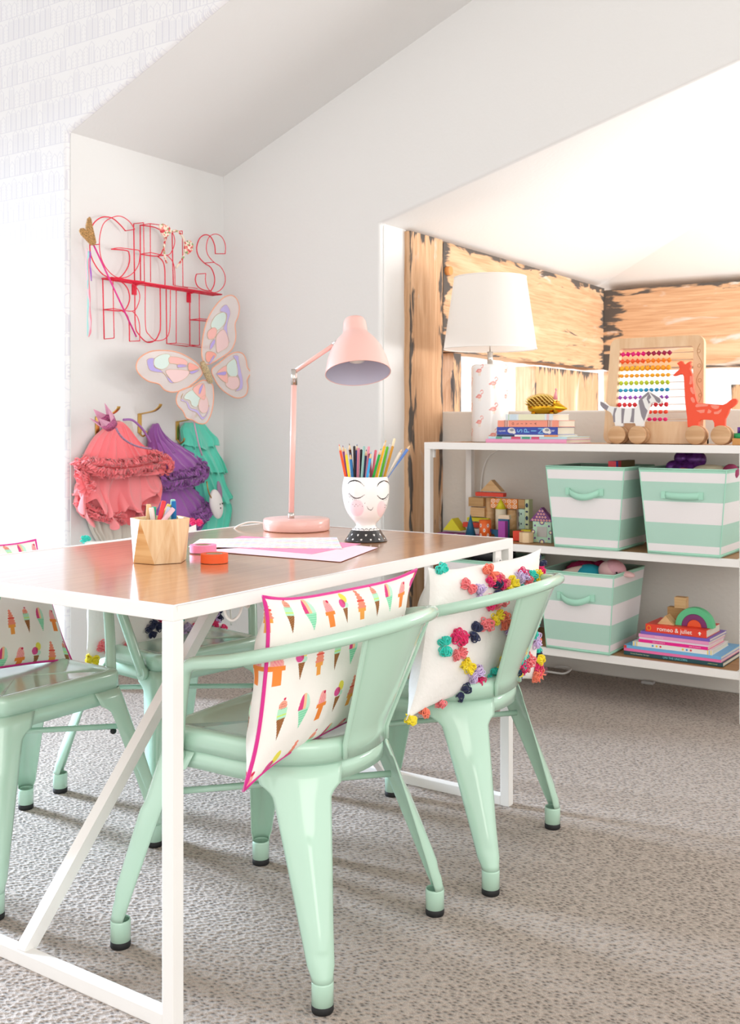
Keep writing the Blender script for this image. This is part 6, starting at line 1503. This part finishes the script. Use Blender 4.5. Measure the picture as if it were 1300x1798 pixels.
# ------------------------------------------------------------------ brass hooks
BR = mat('brushed_brass', '#c9a25c', 0.3, 1.0)
def hook(y, z, label, lean=0.0):
    h_ = thing('wall_hook', (-3.38, y, z), label, 'hook', 'brass hooks on the left wall')
    m = MB(); m.box(0, 0.006, -0.010, 0.010, -0.085, 0.0); m.build('plate', BR, h_, bevel=0.001)
    m = MB(); P = [(0.003, 0, -0.002), (0.03, 0.005, 0.002), (0.075, 0.018, 0.012), (0.098, 0.026, 0.030), (0.102, 0.028, 0.042)]
    v = []
    for x, yy, zz in smooth_path(P, 5): v += [(x, yy-0.008, zz), (x, yy+0.008, zz)]
    m.add(v, [(2*i, 2*i+1, 2*i+3, 2*i+2) for i in range(len(v)//2-1)], 0, False); m.build('arm', BR, h_, solid=0.005, bevel=0.001)
    m = MB(); m.tube(smooth_path([(0.003, 0, -0.083), (0.02, 0, -0.098), (0.04, 0, -0.09), (0.045, 0, -0.075)], 5), 0.004, 8); m.build('lower_hook', BR, h_)
hook(2.985, 1.098, 'brass hook behind the glitter crown')
hook(3.224, 1.112, 'brass hook holding the purple dress')
hook(3.456, 1.079, 'brass hook holding the turquoise ruffled dress')
# ------------------------------------------------------------------ dress-up clothes hanging from the hooks
ns = __import__('mathutils').noise
def cloth(name, col, rough=0.9):
    m = mat(name, col, rough, sheen=0.5, bump=(260, 0.35))
    return m
def frill(P, O, x0, name, mtl, left, right, depth, folds, amp, seed, rows=22, cols=220, curl=0.0, fuzz=0.0, solid=0.0012):
    """a gathered tier: left/right are lists of (y,z) from its gathered top to its hem, on the wall plane x0;
    the cloth bulges 'depth' towards the room and swings in folds that open up towards the hem"""
    Lp = smooth_path([(y, z, 0) for y, z in left], 6); Rp = smooth_path([(y, z, 0) for y, z in right], 6)
    def at(P_, t): 
        q = t*(len(P_)-1); i = min(len(P_)-2, int(q)); f = q-i
        return P_[i][0]*(1-f)+P_[i+1][0]*f, P_[i][1]*(1-f)+P_[i+1][1]*f
    v = []
    for j in range(rows+1):
        t = j/rows; (ya, za), (yb, zb) = at(Lp, t), at(Rp, t)
        for i in range(cols+1):
            u = i/cols; a = PI*u
            ph = folds*2*PI*u+1.6*ns.noise(Vector((u*6, t*1.2, seed)))*2.2
            g = t**0.8
            wv = math.sin(ph)*amp*g+0.35*math.sin(ph*2.3+1.7)*amp*g*g
            s2 = math.sin(a)**0.55
            y = ya+(yb-ya)*(0.5-0.5*math.cos(a))*1.0; z = za+(zb-za)*(0.5-0.5*math.cos(a))
            x = x0+depth*s2*(0.35+0.65*g)+wv
            y += math.cos(ph)*amp*0.55*g
            z += curl*amp*math.cos(ph*1.0+0.5)*t**2
            # rounded hem between the two ends
            z -= 0.10*abs(yb-ya)*math.sin(a)*t
            if fuzz:
                q = Vector((y*42, z*42, x*42+seed)); k = fuzz*(0.35+0.65*t)
                x += ns.noise(q)*k; y += ns.noise(q+Vector((9, 1, 4)))*k; z += ns.noise(q+Vector((3, 7, 2)))*k
            v.append((max(x, -3.372), y, z))
    m = MB(); C1 = cols+1
    m.add(v, [(j*C1+i, j*C1+i+1, (j+1)*C1+i+1, (j+1)*C1+i) for j in range(rows) for i in range(cols)], 0, True)
    return m.build(name, mtl, P, O, solid=solid, weld=False)
def ruffle(P, O, name, mtl, path, r, seed, ribs=5, freq=1.0):
    """scrunched tulle: several short wavy frills fanned around one gathering line (x,y,z)"""
    Q = smooth_path(path, 30); N = len(Q); m = MB(); K = 7
    L = 0.0
    for rib in range(ribs):
        th0 = -0.55*PI+1.5*PI*rib/(ribs-1)*0.9; v = []; L = 0
        for i, q in enumerate(Q):
            t = Vector(Q[min(i+1, N-1)])-Vector(Q[max(i-1, 0)])
            if i: L += (Vector(q)-Vector(Q[i-1])).length
            t.normalize(); a = Vector((1, 0, 0)); b2 = t.cross(a).normalized()
            for k in range(K+1):
                s2 = k/K
                ph = L*freq*620+rib*1.9+3.0*ns.noise(Vector((L*40, rib*3.1, seed)))
                th = th0+0.42*math.sin(ph)*s2+0.5*ns.noise(Vector((L*25, s2, seed+rib)))
                d = a*math.cos(th)+b2*math.sin(th)
                rr = r*(0.25+1.05*s2*(1+0.35*ns.noise(Vector((L*70, seed, rib)))))
                p = Vector(q)+d*rr+t*(0.006*math.cos(ph*0.9)*s2)
                p += Vector((ns.noise(p*90), ns.noise(p*90+Vector((7, 0, 0))), ns.noise(p*90+Vector((0, 5, 0)))))*0.006*s2
                v.append((max(p.x, -3.374), p.y, p.z))
        m.add(v, [(i*(K+1)+k, i*(K+1)+k+1, (i+1)*(K+1)+k+1, (i+1)*(K+1)+k) for i in range(N-1) for k in range(K)], 0, True)
    return m.build(name, mtl, P, O, weld=False, solid=0.0008)
W0 = -3.365
# cream skirt lowest, behind the coral one
cr = thing('cream_skirt', (W0, 3.05, 0.95), 'cream skirt hanging below and behind the coral dress', 'dress'); co_ = (W0, 3.05, 0.95)
CR = cloth('cream_tulle', '#d6cec2')
frill(cr, co_, W0, 'skirt', CR, [(3.049, 1.077), (2.926, 0.751), (2.935, 0.645), (2.987, 0.558), (2.99, 0.499)], [(3.161, 1.078), (3.235, 0.732), (3.235, 0.621), (3.168, 0.541), (3.161, 0.48)], 0.05, 9, 0.008, 2.0, fuzz=0.004)
# coral dress
CO = cloth('coral_tulle', '#ff8188'); CO2 = cloth('coral_satin', '#ff8f94', 0.75)
cd = thing('coral_dress', (W0, 3.14, 1.06), 'coral pink ruffled tutu dress hanging at the left under the glitter crown', 'dress'); do = (W0, 3.14, 1.06)
frill(cd, do, W0, 'lower_skirt', CO2, [(3.003, 0.96), (2.897, 0.869), (2.838, 0.803), (2.861, 0.727), (2.903, 0.696)], [(3.146, 0.957), (3.263, 0.868), (3.298, 0.805), (3.263, 0.732), (3.186, 0.705)], 0.105, 4, 0.040, 5.0, curl=1.0, cols=320)
frill(cd, do, W0, 'petticoat', CO, [(3.021, 0.935), (2.885, 0.823), (2.844, 0.757), (2.87, 0.698), (2.96, 0.673)], [(3.166, 0.932), (3.283, 0.805), (3.294, 0.73), (3.205, 0.674), (3.133, 0.66)], 0.08, 9, 0.014, 7.0, fuzz=0.008)
frill(cd, do, W0, 'satin_flounce', CO2, [(2.879, 0.885), (2.862, 0.838), (2.832, 0.787), (2.832, 0.748)], [(3.019, 0.875), (3.0, 0.825), (2.991, 0.778), (2.988, 0.727)], 0.10, 2.2, 0.030, 21.0, curl=1.2)
frill(cd, do, W0, 'satin_flounce', CO2, [(3.041, 0.884), (3.038, 0.83), (3.035, 0.771), (3.041, 0.733)], [(3.254, 0.891), (3.282, 0.844), (3.278, 0.807), (3.241, 0.76)], 0.115, 1.6, 0.026, 25.0, curl=1.0)
frill(cd, do, W0, 'bodice', CO, [(3.025, 1.073), (3.003, 1.049), (2.951, 1.012), (2.909, 0.961), (2.876, 0.905)], [(3.075, 1.08), (3.107, 1.054), (3.166, 0.993), (3.26, 0.937), (3.319, 0.884)], 0.125, 11, 0.007, 1.0)
ruffle(cd, do, 'ruffle', CO, [(x_, *p) for x_, p in zip((-3.33, -3.27, -3.235, -3.23, -3.24, -3.28, -3.335), [(2.85, 0.922), (2.873, 0.898), (2.939, 0.885), (3.038, 0.888), (3.134, 0.897), (3.227, 0.902), (3.288, 0.9)])], 0.030, 3)
ruffle(cd, do, 'ruffle', CO, [(x_, *p) for x_, p in zip((-3.34, -3.30, -3.255, -3.245), [(2.87, 0.912), (2.838, 0.867), (2.815, 0.827), (2.838, 0.799)])], 0.026, 6)
ruffle(cd, do, 'ruffle', CO, [(x_, *p) for x_, p in zip((-3.34, -3.29, -3.27, -3.28), [(2.85, 0.756), (2.891, 0.708), (2.969, 0.684), (3.043, 0.673)])], 0.019, 9)
ruffle(cd, do, 'ruffle', CO, [(x_, *p) for x_, p in zip((-3.29, -3.26, -3.26, -3.29), [(3.167, 0.933), (3.227, 0.916), (3.274, 0.886), (3.288, 0.85)])], 0.026, 12)
# purple dress
PU = cloth('purple_tulle', '#a260b0'); PU2 = cloth('purple_satin', '#914fa0', 0.7)
pd = thing('purple_dress', (W0, 3.33, 1.06), 'purple tulle dress hanging on the middle hook beside the coral one', 'dress'); po = (W0, 3.33, 1.06)
frill(pd, po, W0, 'lower_skirt', PU, [(3.293, 0.829), (3.242, 0.757), (3.215, 0.685), (3.311, 0.616), (3.409, 0.59)], [(3.453, 0.81), (3.546, 0.761), (3.634, 0.704), (3.603, 0.645), (3.508, 0.587)], 0.09, 9, 0.011, 3.3, fuzz=0.006)
frill(pd, po, W0, 'skirt', PU, [(3.259, 0.979), (3.242, 0.893), (3.242, 0.831), (3.276, 0.785)], [(3.335, 1.016), (3.453, 0.963), (3.549, 0.915), (3.584, 0.856)], 0.10, 8, 0.009, 8.0, fuzz=0.004)
frill(pd, po, W0, 'bodice', PU2, [(3.289, 1.068), (3.262, 1.036), (3.255, 0.991), (3.252, 0.954)], [(3.31, 1.071), (3.331, 1.036), (3.377, 0.997), (3.445, 0.961)], 0.055, 6, 0.006, 4.0)
ruffle(pd, po, 'ruffle', PU, [(x_, *p) for x_, p in zip((-3.32, -3.27, -3.26, -3.28, -3.33), [(3.273, 0.806), (3.353, 0.822), (3.432, 0.829), (3.513, 0.851), (3.566, 0.883)])], 0.031, 15)
ruffle(pd, po, 'ruffle', PU, [(x_, *p) for x_, p in zip((-3.32, -3.28, -3.28, -3.31), [(3.396, 0.61), (3.476, 0.637), (3.535, 0.664), (3.573, 0.692)])], 0.026, 18)
# turquoise dress
TQ = cloth('turquoise_crepe', '#62d6bd')
td = thing('turquoise_dress', (W0, 3.56, 1.06), 'turquoise ruffled dress hanging on the right hook in the alcove corner', 'dress'); to = (W0, 3.56, 1.06)
frill(td, to, W0, 'hem_tier', TQ, [(3.548, 0.792), (3.529, 0.688), (3.474, 0.602), (3.455, 0.552)], [(3.711, 0.784), (3.751, 0.723), (3.783, 0.677), (3.727, 0.541)], 0.06, 5, 0.012, 11.0)
frill(td, to, W0, 'middle_tier', TQ, [(3.529, 0.923), (3.518, 0.858), (3.529, 0.793), (3.548, 0.713)], [(3.703, 0.919), (3.727, 0.859), (3.743, 0.783), (3.788, 0.721)], 0.06, 5, 0.011, 13.0, curl=0.5)
frill(td, to, W0, 'upper_tier', TQ, [(3.496, 1.014), (3.474, 0.963), (3.492, 0.911), (3.529, 0.865)], [(3.656, 1.005), (3.687, 0.946), (3.719, 0.897), (3.735, 0.848)], 0.062, 6, 0.010, 17.0, curl=0.6)
frill(td, to, W0, 'collar_tier', TQ, [(3.488, 1.074), (3.463, 1.048), (3.466, 1.007), (3.455, 0.976)], [(3.605, 1.074), (3.648, 1.034), (3.687, 1.005), (3.691, 0.978)], 0.05, 5, 0.010, 19.0, curl=0.8)
# glitter crown on a headband
GC = mat('pink_glitter', '#cf6fa0', 0.35, 0.4, vary=(280, 0.7), bump=(500, 1.0)); SP = mat('pale_pink_felt', '#e0a3bd', 0.8)
cw = thing('tiara_headband', (-3.24, 2.936, 1.1), 'pink glitter crown headband perched on the coral dress', 'crown'); cwo = (-3.24, 2.936, 1.1)
m = MB(); band = [(2.86, 1.089), (2.907, 1.093), (2.975, 1.082), (2.949, 1.047)]
cc_ = Vector((-3.235, *([(2.914, 1.075)])[0])); axis = (Vector((-3.235, *([(2.86, 1.124)])[0]))-cc_).normalized()
u_ = Vector((1, 0, 0)).cross(axis).normalized(); w_ = Vector((1, 0, 0)); w_ = (w_-axis*w_.dot(axis)).normalized()
K = 40; v = []; r_b, r_t, hh = 0.026, 0.036, 0.048
def cp(th, r, h): return cc_+axis*h+(u_*math.cos(th)+w_*math.sin(th))*r
for i in range(K): v.append(cp(2*PI*i/K, r_b, -0.028))
for i in range(K): v.append(cp(2*PI*i/K, r_t, 0.012))
m.add(v, [(i, (i+1) % K, K+(i+1) % K, K+i) for i in range(K)], 0, True); m.build('crown_band', GC, cw, cwo, solid=0.002)
m = MB(); 
for s in range(5):
    a0 = 2*PI*s/5; v = [cp(a0+0.0, r_t, 0.010), cp(a0+2*PI/10, r_t*1.02, 0.010), cp(a0+2*PI/5, r_t, 0.010), cp(a0+2*PI/10, r_t*1.25, 0.062)]
    m.add(v, [(0, 1, 3), (1, 2, 3)])
m.build('crown_points', SP, cw, cwo, solid=0.002)
m = MB(); P = [(2.931, 1.05), (2.952, 1.022), (2.985, 0.998), (3.033, 0.978), (3.082, 0.968), (3.124, 0.964)]
m.tube(smooth_path([(-3.205+0.0, y, z) for y, z in P], 6), 0.0042, 8); m.build('headband_front', mat('lilac_sequin', '#b795b5', 0.3, 0.5, vary=(300, 0.5)), cw, cwo)
P = [(2.998, 1.084), (3.046, 1.083), (3.095, 1.057), (3.135, 1.028), (3.173, 0.99)]
m = MB(); m.tube(smooth_path([(x, y, z) for x, (y, z) in zip((-3.235, -3.235, -3.24, -3.25, -3.26), P)], 6), 0.005, 8); m.build('headband_back', mat('purple_band', '#a26bb0', 0.6), cw, cwo)
# little white face purse on a gold chain
pz = (-3.25, 3.575, 0.702)
bg_ = thing('cat_face_purse', pz, 'small white animal face purse on a gold chain before the turquoise dress', 'purse')
m = MB(); m.ball((0, 0, 0), (0.022, 0.038, 0.070), 28, 18, rot=(0.28, 0, 0)); m.build('body', mat('white_leather', '#ece6e4', 0.5), bg_)
m = MB(); m.ball((0.006, 0.016, 0.062), (0.008, 0.014, 0.045), 16, 10, rot=(0.25, 0, 0)); m.build('ear', mat('mauve_leather', '#9a7d98', 0.5), bg_)
m = MB()
for y_, z_2 in ((0.002, 0.000), (0.006, -0.018), (0.018, 0.002)): m.ball((0.0215, y_, z_2), (0.0025, 0.003, 0.004), 8, 6)
m.build('face_details', BLACK, bg_)
P = [(3.506, 0.809), (3.513, 0.775), (3.524, 0.749), (3.54, 0.728)]
m = MB(); m.tube([(-3.245, y, z) for y, z in P], 0.0028, 6); m.build('chain', BR, bg_, pz)
